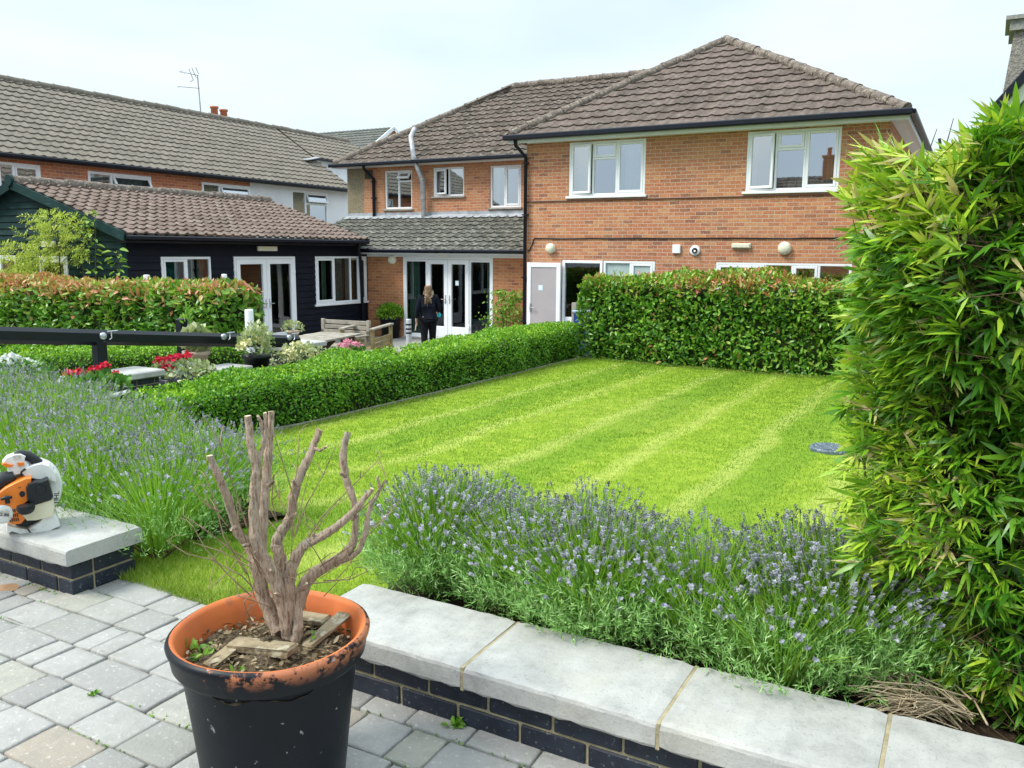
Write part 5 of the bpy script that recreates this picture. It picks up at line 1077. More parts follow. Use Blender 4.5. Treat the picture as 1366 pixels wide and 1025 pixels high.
_m = _t.nodes.new('ShaderNodeMix'); _m.data_type = 'RGBA'; _m.blend_type = 'MULTIPLY'; _m.inputs[0].default_value = 1; _l = _p.inputs['Base Color'].links[0].from_socket; _t.links.new(_l, _m.inputs[6]); _t.links.new(_cr.outputs[0], _m.inputs[7]); _t.links.new(_m.outputs[2], _p.inputs['Base Color'])
M['cut'] = mat('cut_wood_face', (.66, .55, .38), (.52, .42, .28), 40, .8, .1)
sh = thing('pruned_shrub', 'leafless shrub cut back to thick pale brown stubs, growing in the big pot', 'shrub', (PC.x, PC.y, .40))
DD = P(375, 850, z=.41).xy.length; 
def zp(x, y, dd): return P(200+x/2.031, 520+y/2.031, D=DD+dd)
def branch(pts, rads, dds, name='branch', cutend=True):
    m_ = MB(); ps = []; rs = []
    P3 = [zp(x, y, d) for (x, y), d in zip(pts, dds)]; sc = DD/FPX/2.031*.93
    n = len(P3)
    for i in range(n-1):      # smooth resample with knobs
        p0, p1, p2, p3 = P3[max(i-1, 0)], P3[i], P3[i+1], P3[min(i+2, n-1)]
        for k in range(7):
            t = k/7; ps.append(.5*((2*p1)+(-p0+p2)*t+(2*p0-5*p1+4*p2-p3)*t*t+(-p0+3*p1-3*p2+p3)*t**3)); rs.append((rads[i]*(1-t)+rads[i+1]*t)*sc*random.uniform(.92, 1.08))
    ps.append(P3[-1]); rs.append(rads[-1]*sc); ps = [p+Vector((random.uniform(-1, 1), random.uniform(-1, 1), random.uniform(-1, 1)))*.0018 for p in ps]
    b = len(m_.v); m_.tube(ps, rs, 14, 0, False)
    for i in range(b, len(m_.v)):
        v = Vector(m_.v[i]); r_ = i//14; c = ps[min(r_, len(ps)-1)]; d = v-c; a = (i % 14); d *= 1+.10*math.sin(a*1.35+r_*.22)+.05*math.sin(a*2.7+r_*.6); m_.v[i] = tuple(c+d)
    if cutend: m_.faces(m_.v[-14:], [tuple(range(14))], 1)
    return m_
BR = [([(378, 690), (365, 600), (335, 505), (300, 440), (283, 380), (284, 260), (288, 205), (272, 140), (267, 72)], [23, 23, 20, 18, 16, 14, 12, 11, 9], [0, -.02, -.03, -.04, -.05, -.05, -.05, -.05, -.05]),
 ([(303, 450), (306, 370), (312, 280), (320, 200), (325, 130), (329, 58)], [13, 13, 13, 13, 11, 8], [.0, 0, .01, .01, .01, .01]),
 ([(287, 215), (302, 170), (315, 110), (312, 62)], [8, 7, 7, 5], [-.05, -.04, -.03, -.03]), ([(309, 120), (301, 90), (292, 72)], [5, 5, 4], [-.03, -.03, -.04]),
 ([(345, 650), (310, 570), (292, 490), (268, 420), (235, 380), (212, 300), (190, 245), (162, 180)], [20, 19, 18, 14, 12, 12, 11, 9], [0, .02, .03, .04, .04, .03, .02, .01]),
 ([(380, 650), (372, 560), (350, 450), (345, 410), (378, 350), (390, 280), (412, 225), (440, 160), (460, 108)], [22, 19, 17, 17, 14, 14, 13, 11, 10], [.02, .03, .04, .05, .05, .05, .05, .04, .04]),
 ([(372, 640), (378, 540), (385, 480), (410, 430), (440, 410), (500, 375), (555, 325), (602, 268)], [20, 17, 15, 14, 13, 12, 10, 6], [-.02, -.03, -.04, -.05, -.05, -.06, -.06, -.06]),
 ([(385, 620), (410, 550), (440, 500), (500, 465), (545, 425), (556, 370), (552, 300), (531, 240), (525, 175), (535, 117)], [22, 20, 18, 15, 13, 9, 10, 11, 11, 9], [.0, .0, .0, .0, -.01, -.01, -.01, 0, 0, 0]),
 ([(500, 475), (560, 440), (583, 390), (592, 340), (606, 300), (636, 250)], [9, 8, 8, 7, 6, 3], [0, -.02, -.03, -.03, -.03, -.03]), ([(612, 290), (622, 262), (616, 236)], [5, 4, 3], [-.03, -.03, -.03]),
 ([(448, 160), (462, 165), (478, 154)], [5, 4, 3], [.03, .02, .02]), ([(388, 700), (400, 640), (398, 570)], [16, 15, 12], [-.03, -.03, -.01]), ([(382, 715), (372, 650), (366, 585)], [23, 20, 15], [-.02, -.01, .0]), ([(345, 700), (338, 640), (322, 560)], [16, 15, 13], [.03, .03, .03])]
for i, b_ in enumerate(BR): branch(*b_).build('branch', [M['bark'], M['cut']], sh)
mt = MB()
TW = [[(45, 410), (100, 445), (170, 462), (250, 505), (300, 560)], [(118, 372), (150, 430), (210, 500), (275, 560)], [(150, 235), (175, 300), (200, 400), (262, 500)], [(190, 145), (215, 230), (262, 370)], [(90, 340), (150, 380), (215, 430), (275, 470)],
 [(655, 330), (600, 385), (520, 440), (460, 480)], [(628, 180), (570, 240), (470, 340), (415, 420)], [(505, 150), (470, 230), (420, 320), (392, 400)], [(340, 130), (362, 200), (392, 300), (385, 400)], [(405, 120), (398, 220), (380, 330)], [(590, 492), (540, 515), (470, 518)],
 [(545, 470), (500, 520), (440, 525)], [(255, 575), (262, 600), (275, 628)], [(240, 560), (290, 575), (330, 590)], [(330, 240), (352, 300), (392, 370)], [(160, 540), (215, 490), (265, 430)], [(210, 370), (180, 330), (150, 300)], [(680, 300), (640, 345), (590, 380)], [(480, 330), (440, 380), (400, 480)], [(195, 260), (240, 360), (300, 500)], [(345, 360), (330, 300), (336, 230)], [(115, 270), (160, 320), (195, 330)], [(640, 240), (600, 300), (530, 360)]]
rr_ = random.Random(5)
for (x, y, dx, dy) in ((286, 300, -16, -14), (232, 375, -14, 4), (378, 352, 18, -16), (345, 500, -20, -12), (300, 455, -16, -16), (548, 350, 14, -12), (440, 410, 4, -20), (500, 470, 6, -18), (322, 260, 14, -12), (400, 260, -14, -14), (360, 560, -22, -8), (410, 545, 16, -20), (270, 420, -18, 2), (530, 235, -14, -8)):
    branch([(x, y), (x+dx*.6, y+dy*.6), (x+dx, y+dy)], [6, 5, 3.5], [-.03, -.05, -.06]).build('snag', [M['bark'], M['cut']], sh)
for tw in TW:
    dd = rr_.uniform(-.12, .10); ps = [zp(x, y, dd*(1-i/len(tw))) for i, (x, y) in enumerate(tw)]; mt.tube(ps, [.0012+.0012*i/len(tw) for i in range(len(tw))], 5)
    for _ in range(2):
        i = rr_.randrange(len(ps)-1); a = ps[i]; e = a+Vector((rr_.uniform(-.06, .06), rr_.uniform(-.04, .04), rr_.uniform(.0, .07))); mt.tube([a, (a+e)/2+Vector((0, 0, .006)), e], [.0013, .001, .0007], 4)
for j in range(26):
    a = zp(rr_.uniform(270, 480), rr_.uniform(380, 600), rr_.uniform(-.06, .06)); e = a+Vector((rr_.uniform(-.16, .16), rr_.uniform(-.1, .1), rr_.uniform(.02, .18))); mt.tube([a, (a+e)/2+Vector((rr_.uniform(-.01, .01), 0, .01)), e], [.0016, .0013, .0007], 4)
mt.build('twigs', M['twigs'] if 'twigs' in M else mat('pale_dry_twig', (.36, .27, .18), (.22, .15, .10), 20, .9, .1), sh)
# ================================================================ leaf blower on the left coping
M['orange'] = mat('orange_plastic', (.78, .20, .015), (.70, .17, .012), 6, .35, .5); M['cream'] = mat('translucent_cream_tank', (.66, .62, .45), (.56, .53, .37), 6, .4, .4)
M['offwhite'] = mat('scuffed_white_plastic', (.76, .77, .74), (.66, .67, .64), 9, .4, .5, c3=(.45, .43, .38), s3=14); M['dkplastic'] = mat('charcoal_plastic', (.010, .014, .018), (.006, .009, .012), 6, .42, .4)
bc = P(43, 706, z=.227); bl = thing('leaf_blower', 'orange and white petrol leaf blower standing on the left coping', 'leaf blower', bc)
by_ = Vector((bc.x, bc.y, 0)).normalized(); bx_ = Vector((by_.y, -by_.x, 0)); SB = (-(CM.to_3x3().transposed() @ (bc-Vector((0, 0, CAMH)))).z)/FPX/7.88*1.0
def bp(u, v, w=0.0):    # pixel of the zoomed photograph (7.88x, origin 0,590) at depth w behind the blower's front
    return bc + bx_*((u-347)*SB*.875) + Vector((0, 0, (915-v)*SB*1.0)) + by_*w
def slabpoly(mb, pts, w0, w1, m=0, bev=.006, smooth=False):
    """outline in blower coordinates given thickness and a rounded front edge"""
    n = len(pts); cx_ = sum(p[0] for p in pts)/n; cy_ = sum(p[1] for p in pts)/n
    def ring(k, w): return [bp(cx_+(u-cx_)*k, cy_+(v-cy_)*k, w) for u, v in pts]
    rs = [ring(.94, w0), ring(.985, w0+bev*.5), ring(1, w0+bev*1.4), ring(1, w1-bev), ring(.96, w1)]; vs = [p for r in rs for p in r]
    fs = [(i*n+k, i*n+(k+1) % n, (i+1)*n+(k+1) % n, (i+1)*n+k) for i in range(4) for k in range(n)]
    mb.faces(vs, fs, m, smooth); mb.faces(rs[0], [tuple(range(n))[::-1]], m); mb.faces(rs[-1], [tuple(range(n))], m)
def circ(cx, cy, rx, ry, n=28, a0=0, a1=360): return [(cx+rx*math.cos(R(a0+(a1-a0)*i/n)), cy+ry*math.sin(R(a0+(a1-a0)*i/n))) for i in range(n)]
mb = MB(); slabpoly(mb, circ(430, 500, 275, 300, 40), .02, .12, 0, .02); mb.build('fan_housing', M['offwhite'], bl)
mb = MB(); slabpoly(mb, [(12, 500), (40, 440), (110, 395), (210, 355), (330, 315), (385, 320), (380, 370), (325, 420), (330, 560), (260, 600), (240, 660), (285, 760), (240, 800), (150, 795), (80, 720), (25, 640)], -.075, .04, 0, .014); mb.build('engine_cover', M['orange'], bl)
mb = MB()
for row, (y0_, n_) in enumerate(((625, 4), (675, 5), (722, 5))):
    for k in range(n_):
        x_ = 125+k*20+row*3; mb.bar(bp(x_, y0_, -.0758), bp(x_+6, y0_+34, -.0758), .0045, .003)
for k in range(8): mb.bar(bp(14, 500+k*18, -.072), bp(20, 508+k*18, -.072), .003, .002)
slabpoly(mb, circ(277, 480, 30, 32, 14), -.078, -.05, 0, .002); mb.bar(bp(243, 410, -.076), bp(250, 408, -.076), .006, .003); mb.bar(bp(262, 408, -.076), bp(269, 406, -.076), .006, .003); mb.build('vents', M['dkplastic'], bl)
mb = MB(); mb.tube([bp(65, 500, -.09), bp(100, 488, -.095), bp(130, 486, -.095), bp(172, 492, -.09)], [.006, .009, .009, .006], 10); mb.tube([bp(122, 492, -.07), bp(126, 560, -.078)], .010, 8); mb.build('starter_grip', M['dkplastic'], bl)
mb = MB(); c_ = bp(65, 665, -.077); mb.lathe([(.0, .004), (.042*.8, .004), (.042, 0), (.042, -.01)], c_, 28, 0, True, -by_); mb.build('round_badge', M['offwhite'], bl)
# pale scribble-like lettering on the round badge
cu = bpy.data.curves.new('badge_text', 'FONT'); cu.body = 'BG 86'; cu.size = .020; cu.align_x = 'CENTER'; cu.align_y = 'CENTER'; cu.extrude = .0004
def text_mesh(cu, M4, name, m, parent):
    o = bpy.data.objects.new('tmp', cu); COL.objects.link(o); dg = bpy.context.evaluated_depsgraph_get(); me = bpy.data.meshes.new_from_object(o.evaluated_get(dg)); bpy.data.objects.remove(o); me.transform(M4); me.materials.clear(); me.materials.append(m); me.name = name; return link(name, me, parent)
Tb = Matrix((bx_, Vector((0, 0, 1)), -by_)).transposed().to_4x4(); Tb.translation = c_-by_*.006; text_mesh(cu, Tb @ Matrix.Rotation(R(-14), 4, 'Z'), 'badge_lettering', M['dkplastic'], bl)
cu = bpy.data.curves.new('t', 'FONT'); cu.body = 'STIHL'; cu.size = .030; cu.align_x = 'CENTER'; cu.align_y = 'CENTER'; cu.extrude = .0004; Tb.translation = bp(627, 640, .0185); text_mesh(cu, Tb @ Matrix.Rotation(R(82), 4, 'Z'), 'side_lettering', M['dkplastic'], bl)
mb = MB(); slabpoly(mb, [(318, 420), (345, 375), (420, 362), (480, 368), (548, 348), (560, 380), (590, 545), (570, 568), (375, 605), (352, 570), (322, 548)], -.095, .02, 0, .016); slabpoly(mb, circ(470, 450, 52, 45, 20), -.101, -.09, 0, .004); mb.build('filter_cover', M['dkplastic'], bl)
mb = MB(); slabpoly(mb, [(240, 650), (250, 625), (375, 608), (590, 568), (598, 660), (575, 752), (400, 775), (300, 765), (265, 715)], -.085, .02, 0, .014); mb.build('fuel_tank', M['cream'], bl)
mb = MB(); mb.tube([bp(300, 575, -.12), bp(300, 600, -.12), bp(302, 625, -.115)], [.0375*.9, .042*.9, .038*.9], 18); mb.build('fuel_cap', M['dkplastic'], bl)
mb = MB(); slabpoly(mb, [(105, 160), (150, 115), (230, 92), (300, 92), (345, 120), (330, 165), (375, 215), (345, 300), (150, 312), (150, 215)], -.02, .045, 0, .01); slabpoly(mb, [(290, 290), (330, 240), (420, 215), (500, 205), (580, 240), (640, 330), (640, 420), (400, 355), (330, 345)], -.035, .06, 0, .014); mb.build('handle_housing', M['offwhite'], bl)
mb = MB(); mb.tube([bp(232, 118, .01), bp(300, 108, .01), bp(370, 130, .01), bp(430, 180, .01), bp(480, 225, .01)], [.016, .021, .022, .022, .02], 14); mb.build('grip', M['dkplastic'], bl)
mb = MB(); slabpoly(mb, [(98, 175), (125, 160), (215, 195), (205, 208), (130, 206)], -.034, .03, 0, .006); slabpoly(mb, [(250, 175), (325, 180), (325, 205), (265, 218)], -.03, .02, 0, .005); mb.build('trigger', M['orange'], bl)
mb = MB(); mb.tube([bp(280, 300, -.04), bp(290, 265, -.045), bp(330, 238, -.04)], .005, 8); mb.build('fuel_line', M['dkplastic'], bl)
mb = MB(); mb.tube([bp(215, 325, -.01), bp(120, 340, -.01), bp(0, 400, -.02), bp(-160, 470, -.03), bp(-420, 560, -.03), bp(-760, 690, -.03)], [.030, .036, .040, .040, .036, .032], 20); mb.build('blower_tube', M['dkplastic'], bl)
mb = MB(); slabpoly(mb, [(308, 868), (430, 812), (470, 770), (600, 760), (625, 820), (640, 885), (370, 972), (345, 940)], -.06, .07, 0, .008); slabpoly(mb, [(85, 890), (100, 800), (150, 830), (300, 880), (320, 925), (230, 920), (140, 875)], -.05, .05, 0, .006); mb.build('foot_stand', M['offwhite'], bl)
mb = MB(); slabpoly(mb, [(180, 830), (300, 790), (420, 780), (420, 820), (300, 865)], -.03, .04, 0, .004); mb.build('underside', M['dkplastic'], bl)
# ================================================================ weeds and debris on the paving
def stuffo(o, label, kind='stuff'): return prop(o, label, None, None, kind)
n = 2600; V_, F_, T_ = [], [], []; xs_ = []; 
yrows = [2.36-.180*k for k in range(9)]
x_ = rng.uniform(-4.5, -.1, n); row = rng.integers(0, 9, n); y_ = np.array(yrows)[row]+rng.normal(0, .007, n)
dens = vnoise(np.stack([x_*3, y_*5, 0*x_], 1), 1.0, 17) > .18; x_, y_ = x_[dens], y_[dens]
xw = rng.uniform(-1.9, -.1, 1300); yw = 2.075-np.abs(rng.normal(0, .012, 1300)); kk_ = vnoise(np.stack([xw*4, yw, 0*xw], 1), 1.3, 2) > -.1; x_ = np.concatenate([x_, xw[kk_]]); y_ = np.concatenate([y_, yw[kk_]]); xl = rng.uniform(-4.5, -3.4, 350); x_ = np.concatenate([x_, xl]); y_ = np.concatenate([y_, 2.085-np.abs(rng.normal(0, .01, 350))])
n = len(x_); p = np.stack([x_, y_, np.full(n, -.006)], 1); l = rng.uniform(.006, .018, n)
v, f, k = leaves(p, unit(rand_dirs(n)+np.array([0, 0, .7])), rand_dirs(n)+np.array([0, 0, 1]), l, l*.5, 'diamond'); stuffo(leaf_obj('moss', M['weed'], None, [(v, f, k, rng.random(n))]), 'moss and tiny weeds in the paving joints')
def weed_thing(label, c, n, s, seed): 
    t = thing('weed', label, 'weed', c); weed(t, c, n, s, seed, 'leaves'); mb = MB()
    for j in range(5): mb.tube([c, (c[0]+random.uniform(-s, s)*.5, c[1]+random.uniform(-s, s)*.5, c[2]+s*.6)], .0012, 5)
    mb.build('stems', M['weed'], t)
weed_thing('bright green weed growing at the foot of the right brick wall', tuple(P(611, 968, z=.0)), 26, .045, 5)
weed_thing('small yellow-green weed in the paving joint left of the pot', tuple(P(124, 927, z=0)), 22, .02, 6)
c = P(8, 785, z=0); mb = MB(); mb.lathe([(.0, .004), (.03, .004), (.055, .001)], c, 20); stuffo(mb.build('sand_patch', mat('brown_sand', (.40, .24, .13), (.28, .17, .09), 30, .95)), 'brown sand patch on the paving by the wall')
# ================================================================ ramp handrail
M['railblack'] = mat('glossy_black_steel', (.003, .006, .014), (.003, .005, .010), 4, .35, .35); M['chrome'] = mat('galvanised_bolt', (.55, .60, .64), (.4, .44, .48), 20, .3, .6, metal=.6)
RX = -8.4; r0, r1, r2 = P(0, 447.5, x=RX), P(200, 451, x=RX), P(400, 456, x=RX); dr = (r2-r0); rs_ = r0-dr*.35; re_ = r2
rail = thing('handrail', 'thick black steel ramp handrail crossing in front of the left hedges', 'handrail', (RX, r1.y, 0))
mb = MB(); mb.bar(rs_, re_, .10, .172, 0, .04); mb.build('rail', M['railblack'], rail)
def rail_z(y): return r0.z+(r2.z-r0.z)*(y-r0.y)/(r2.y-r0.y)
for px in (133, 385):
    p = P(px, 470, x=RX); mb = MB(); mb.box(RX-.06, p.y-.06, GZ, RX+.06, p.y+.06, rail_z(p.y)-.04, 0, None, .012); mb.build('post', M['railblack'], rail)
p_ = rs_+dr*.06; mb = MB(); mb.box(RX-.06, p_.y-.06, GZ, RX+.06, p_.y+.06, rail_z(p_.y)-.04, 0, None, .012); mb.build('post', M['railblack'], rail)
for px, py in ((137, 448.5), (298, 449.5), (385.5, 450.5)):
    p = P(px, py, x=RX+.055); mb = MB(); mb.lathe([(.040, 0), (.040, .018), (.028, .027), (0, .03)], p, 16, 0, True, (1, 0, 0)); 
    c_ = p+Vector((.012, .03, .0)); mb.tube([c_+Vector((0, .04, -.045)), c_+Vector((0, .07, -.03)), c_+Vector((0, .07, .042))], .008, 6); mb.tube([c_+Vector((0, .02, .045)), c_+Vector((0, .15, .045))], .008, 6); mb.build('bolt_and_hook', M['chrome'], rail)
# dark post of another rail beyond
p = P(244, 462, x=-9.15); mb = MB(); mb.box(p.x-.06, p.y-.06, GZ, p.x+.06, p.y+.06, P(244, 437, x=-9.15).z+.12, 0, None, .012); prop(mb.build('metal_post', M['railblack'], origin=(p.x, p.y, GZ)), 'dark square metal post behind the handrail, in front of the photinia hedge', 'post')
# ================================================================ walls and planters on the left terrace
M['patiowall'] = M['blue_brick']
def small_wall(label, x0, x1, y0, y1, zt, zb=GZ, name='garden_wall'):
    t = thing(name, label, 'wall', ((x0+x1)/2, (y0+y1)/2, zb)); mb = MB(); z = zt-.075; r = 0
    mbm = MB(); mbm.box(x0+.008, y0+.008, zb, x1-.008, y1-.008, zt-.01); mbm.build('mortar', M['mortar'], t)
    while z > zb:
        for (a0, a1, fixed, ax) in ((x0, x1, y0, 'x'), (y0, y1, x1, 'y')):
            a = a0-(.1125 if r % 2 else 0)
            while a < a1:
                b0, b1 = max(a, a0), min(a+.215, a1)
                if b1-b0 > .03: 
                    if ax == 'x': mb.box(b0, fixed, z+.005, b1, fixed+.1, z+.070, 0, None, .004)
                    else: mb.box(fixed-.1, b0, z+.005, fixed, b1, z+.070, 0, None, .004)
                a += .225
        z -= .075; r += 1
    mb.build('brickwork', M['blue_brick'], t); mb = MB(); mb.box(x0-.05, y0-.05, zt, x1+.05, y1+.05, zt+.075, 0, None, .012); mb.build('coping_stone', M['coping'], t); return t
small_wall('low brick wall with pale coping beyond the geraniums, left of the clipped hedge', -8.25, -7.85, 4.75, 6.15, .10)
pw = P(300, 487, x=-8.35); small_wall('pale coping wall behind the clipped hedge beside the clay pot', -8.25, -7.9, 7.15, 7.5, -.02)
p0 = P(375, 463, x=-8.7); small_wall('short dark brick wall with pale coping under the picnic table end', p0.x-.35, p0.x+.25, p0.y-.15, p0.y+.6, p0.z-.03)
M['petal_red'] = leaf_mat('red_geranium_petal', [(0, (.50, .01, .03)), (.6, (.75, .03, .06)), (1, (.80, .08, .22))], .2, .6, .2)
M['petal_white'] = leaf_mat('white_petal', [(0, (.65, .68, .72)), (1, (.85, .86, .86))], .2, .6, .2); M['petal_pink'] = leaf_mat('pink_petal', [(0, (.75, .25, .38)), (1, (.85, .50, .60))], .2, .6, .2)
M['petal_cream'] = leaf_mat('cream_flower', [(0, (.60, .58, .25)), (1, (.80, .76, .50))], .2, .6, .2)
M['ger_leaf'] = leaf_mat('round_green_leaf', [(0, (.05, .17, .03)), (.6, (.12, .30, .05)), (1, (.30, .42, .12))], .25, .5, .3); M['pale_leaf'] = leaf_mat('pale_variegated_leaf', [(0, (.20, .30, .10)), (.6, (.42, .48, .24)), (1, (.62, .62, .42))], .25, .5, .3)
def ball_leaves(name, c, rad, n, s, m, parent, seed, asp=.7, flat=0, up=.5):
    r = np.random.default_rng(seed); d = unit(r.normal(size=(n, 3))); d[:, 2] = np.where(d[:, 2] < -.25, -d[:, 2], d[:, 2]); p = np.array(c)[None]+d*np.array(rad)[None]*(.55+.5*r.random(n)**.6)[:, None]
    l = s*r.uniform(.6, 1.2, n); v, f, k = leaves(p, unit(d+r.normal(0, .6, (n, 3))+np.array([0, 0, up])), unit(d+r.normal(0, .5, (n, 3))+np.array([0, 0, .8])), l, l*asp, 'leaf', .1); return leaf_obj(name, m, parent, [(v, f, k, r.random(n))])
def heads(name, cs, rad, n, s, m, parent, seed):
    r = np.random.default_rng(seed); sets = []
    for c in cs:
        d = unit(r.normal(size=(n, 3))); d[:, 2] = np.abs(d[:, 2])*.9+.05; p = np.array(c)[None]+d*rad*r.uniform(.6, 1, n)[:, None]; l = np.full(n, s)*r.uniform(.7, 1.2, n)
        v, f, k = leaves(p, unit(r.normal(size=(n, 3))+d*.3), d, l, l*.8, 'leaf'); sets.append((v, f, k, np.clip(r.normal(.5, .3, n), 0, 1)))
    return leaf_obj(name, m, parent, sets)
def pot_prof(mb, c, r0, r1, h, m=0, rim=.02): mb.lathe([(0, 0), (r0, 0), (r1, h-.05), (r1+rim, h-.05), (r1+rim, h), (r1-.01, h), (r1-.02, h-.04), (0, h-.04)], c, 28, m)
def planter(label, c, r0, r1, h, mp, leaf, nl, sl, rad, flowers, seed, cat='flower pot', up=.5, rimmat=None, name='flower_pot'):
    c = Vector(c); t = thing(name, label, cat, c); mb = MB(); pot_prof(mb, c, r0, r1, h)
    if rimmat: mb.lathe([(r1+.021, h-.03), (r1+.028, h-.015), (r1+.021, h+.002), (r1-.005, h+.002)], c, 28, 1)
    mb.build('pot_body', [mp, rimmat or mp], t); ball_leaves('foliage', c+Vector((0, 0, h+rad[2]*.2)), rad, nl, sl, leaf, t, seed, .75, up=up)
    for i, (m_, cs, rr, n, s) in enumerate(flowers): [heads('flower_head', [q_], rr, n, s, m_, t, seed+20+i*10+k_) for k_, q_ in enumerate(cs)]
    st = MB(); r = random.Random(seed)
    for _, cs, *_r in flowers:
        for q_ in cs: st.tube([c+Vector((r.uniform(-.08, .08), 0, h)), (c+Vector((0, 0, h))+Vector(q_))/2, q_], .004, 5)
    st.build('stems', M['ger_leaf_s'], t); return t
M['ger_leaf_s'] = mat('green_stem', (.10, .22, .05)); M['navy'] = mat('dark_blue_plastic', (.015, .022, .06), (.01, .016, .045), 5, .4, .5); M['clay'] = mat('pale_clay', (.52, .42, .33), (.40, .32, .25), 8, .9, .1); M['whiterim'] = mat('white_rim', (.8, .8, .78))
XG = -7.1; g0 = P(128, 521, x=XG)
planter('red geraniums in a dark bowl with white rim behind the left lavender', (g0.x, g0.y, g0.z-.32), .20, .27, .32, M['navy'], M['ger_leaf'], 420, .075, (.27, .27, .12), [(M['petal_red'], [P(91, 500, x=XG), P(104, 498, x=XG), P(126, 495, x=XG), P(140, 490, x=XG+.05), P(153, 501, x=XG), P(112, 503, x=XG)], .042, 50, .032)], 301, rimmat=M['whiterim'])
g1 = P(10, 505, x=-7.6)
planter('white bedding flowers in a dark blue planter at the left edge', (g1.x, g1.y, g1.z-.35), .22, .26, .36, M['navy'], M['ger_leaf'], 300, .05, (.34, .34, .12), [(M['petal_white'], [P(x, y, x=-7.6) for x, y in ((4, 488), (14, 482), (22, 490), (30, 486), (24, 497), (8, 496), (38, 494), (16, 499))], .07, 60, .04)], 302)
g1 = P(40, 505, x=-7.9)
planter('white flowers in a dark planter, second from the left edge', (g1.x, g1.y, g1.z-.35), .18, .22, .36, M['navy'], M['ger_leaf'], 240, .05, (.26, .26, .10), [(M['petal_white'], [P(x, y, x=-7.9) for x, y in ((33, 490), (42, 489), (49, 492), (38, 497), (28, 493))], .06, 60, .04)], 303)
g2 = P(245, 503, x=-8.2)
planter('red and white flowers in a low dark planter behind the clipped hedge', (g2.x, g2.y, g2.z-.30), .25, .28, .30, M['navy'], M['pale_leaf'], 420, .07, (.36, .36, .16), [(M['petal_red'], [P(x, y, x=-8.2) for x, y in ((214, 483), (229, 480), (250, 477), (222, 493), (236, 479))], .06, 60, .038), (M['petal_white'], [P(x, y, x=-8.15) for x, y in ((238, 491), (252, 487), (244, 500), (256, 492), (233, 499))], .05, 60, .04)], 304)
g3 = P(263, 493, x=-8.6)
planter('pale clay pot with thin grasses behind the red and white flowers', (g3.x, g3.y, g3.z), .10, .15, .24, M['clay'], M['pale_leaf'], 160, .16, (.12, .12, .18), [], 305, up=2.2)
g4 = P(343, 489, x=-7.95)
planter('cream and yellow leaved shrub in a black pot behind the clipped hedge', (g4.x, g4.y, g4.z-.2), .12, .16, .36, M['dkplastic'], M['pale_leaf'], 340, .06, (.21, .21, .32), [(M['petal_cream'], [P(x, y, x=-7.9) for x, y in ((341, 454), (350, 457), (356, 463), (322, 464), (327, 460))], .06, 30, .05)], 306, up=.9)
g5 = P(402, 489, x=-8.0)
planter('bushy cream-flowered plant in front of the picnic table', (g5.x, g5.y, g5.z-.3), .17, .22, .3, M['dkplastic'], M['pale_leaf'], 500, .05, (.42, .42, .26), [(M['petal_cream'], [P(x, y, x=-7.9) for x, y in ((386, 472), (398, 463), (410, 470), (420, 478), (392, 480))], .09, 50, .04)], 307)
g6 = P(467, 478, x=-8.3)
planter('pink flowers in a pot beside the picnic table', (g6.x, g6.y, g6.z-.3), .15, .2, .32, M['dkplastic'], M['ger_leaf'], 260, .06, (.26, .26, .14), [(M['petal_pink'], [P(x, y, x=-8.25) for x, y in ((456, 464), (464, 459), (473, 462), (479, 466), (462, 467))], .07, 60, .045)], 308)
g7 = P(391, 445, x=-12.5)
planter('small cream plant in a pot by the annexe french doors', (g7.x, g7.y, g7.z-.1), .09, .12, .16, M['clay'], M['pale_leaf'], 140, .07, (.20, .20, .16), [], 309)
g8 = P(521, 452, x=-13.45)
planter('round clipped box bush in a black pot at the annexe corner', (g8.x, g8.y, GZ), .22, .27, .55, M['dkplastic'], M['leaf_box'], 2200, .045, (.34, .34, .30), [], 310)
# small bright seedlings standing above the hedge
def sprig(label, px, py, x, h, n, seed, m='pale_leaf'):
    c = P(px, py, x=x); t = thing('young_plant', label, 'plant', c-Vector((0, 0, h))); mb = MB(); mb.tube([c-Vector((0, 0, h)), c], .006, 5); mb.build('stem', M['ger_leaf_s'], t); ball_leaves('leaves', c-Vector((0, 0, h*.25)), (.05, .05, h*.4), n, .09, M[m], t, seed, .35, up=1.5)
sprig('tall yellow-green shoot in front of the photinia hedge behind the handrail', 250, 418, -8.85, .5, 22, 61, 'weed')
# ---- posts and bollards
def post(label, px, py, x, r, bands=(), m='upvc', zb=GZ, name='bollard', cat='bollard'):
    c = P(px, py, x=x); t = thing(name, label, cat, (c.x, c.y, zb)); mb = MB(); mb.lathe([(r, zb), (r, c.z-.02), (r*.9, c.z), (0, c.z+.004)], (c.x, c.y, 0), 20); mb.build('post', M[m], t)
    for b in bands: mb = MB(); mb.lathe([(r+.004, c.z-b-.035), (r+.004, c.z-b)], (c.x, c.y, 0), 20); mb.build('band', M['dkplastic'], t)
M['alu'] = mat('brushed_aluminium', (.58, .60, .62), (.48, .50, .52), 6, .4, .5, metal=.3)
post('silver bollard light with black bands in front of the french doors', 545, 426, -11.0, .062, (.10, .20, .29), 'alu')
post('white plastic pipe post at the end of the left photinia hedge', 332, 413, -8.9, .06, (), 'upvc'); 
post('short white post top showing above the left hedge, left one', 195.5, 367, -13.2, .055, (), 'upvc'); post('short white post top showing above the left hedge, right one', 299, 366, -12.3, .05, (), 'upvc')
post('thin white stake against the annexe end wall', 512.5, 390, -14.2, .028, (), 'upvc', name='stake', cat='stake')
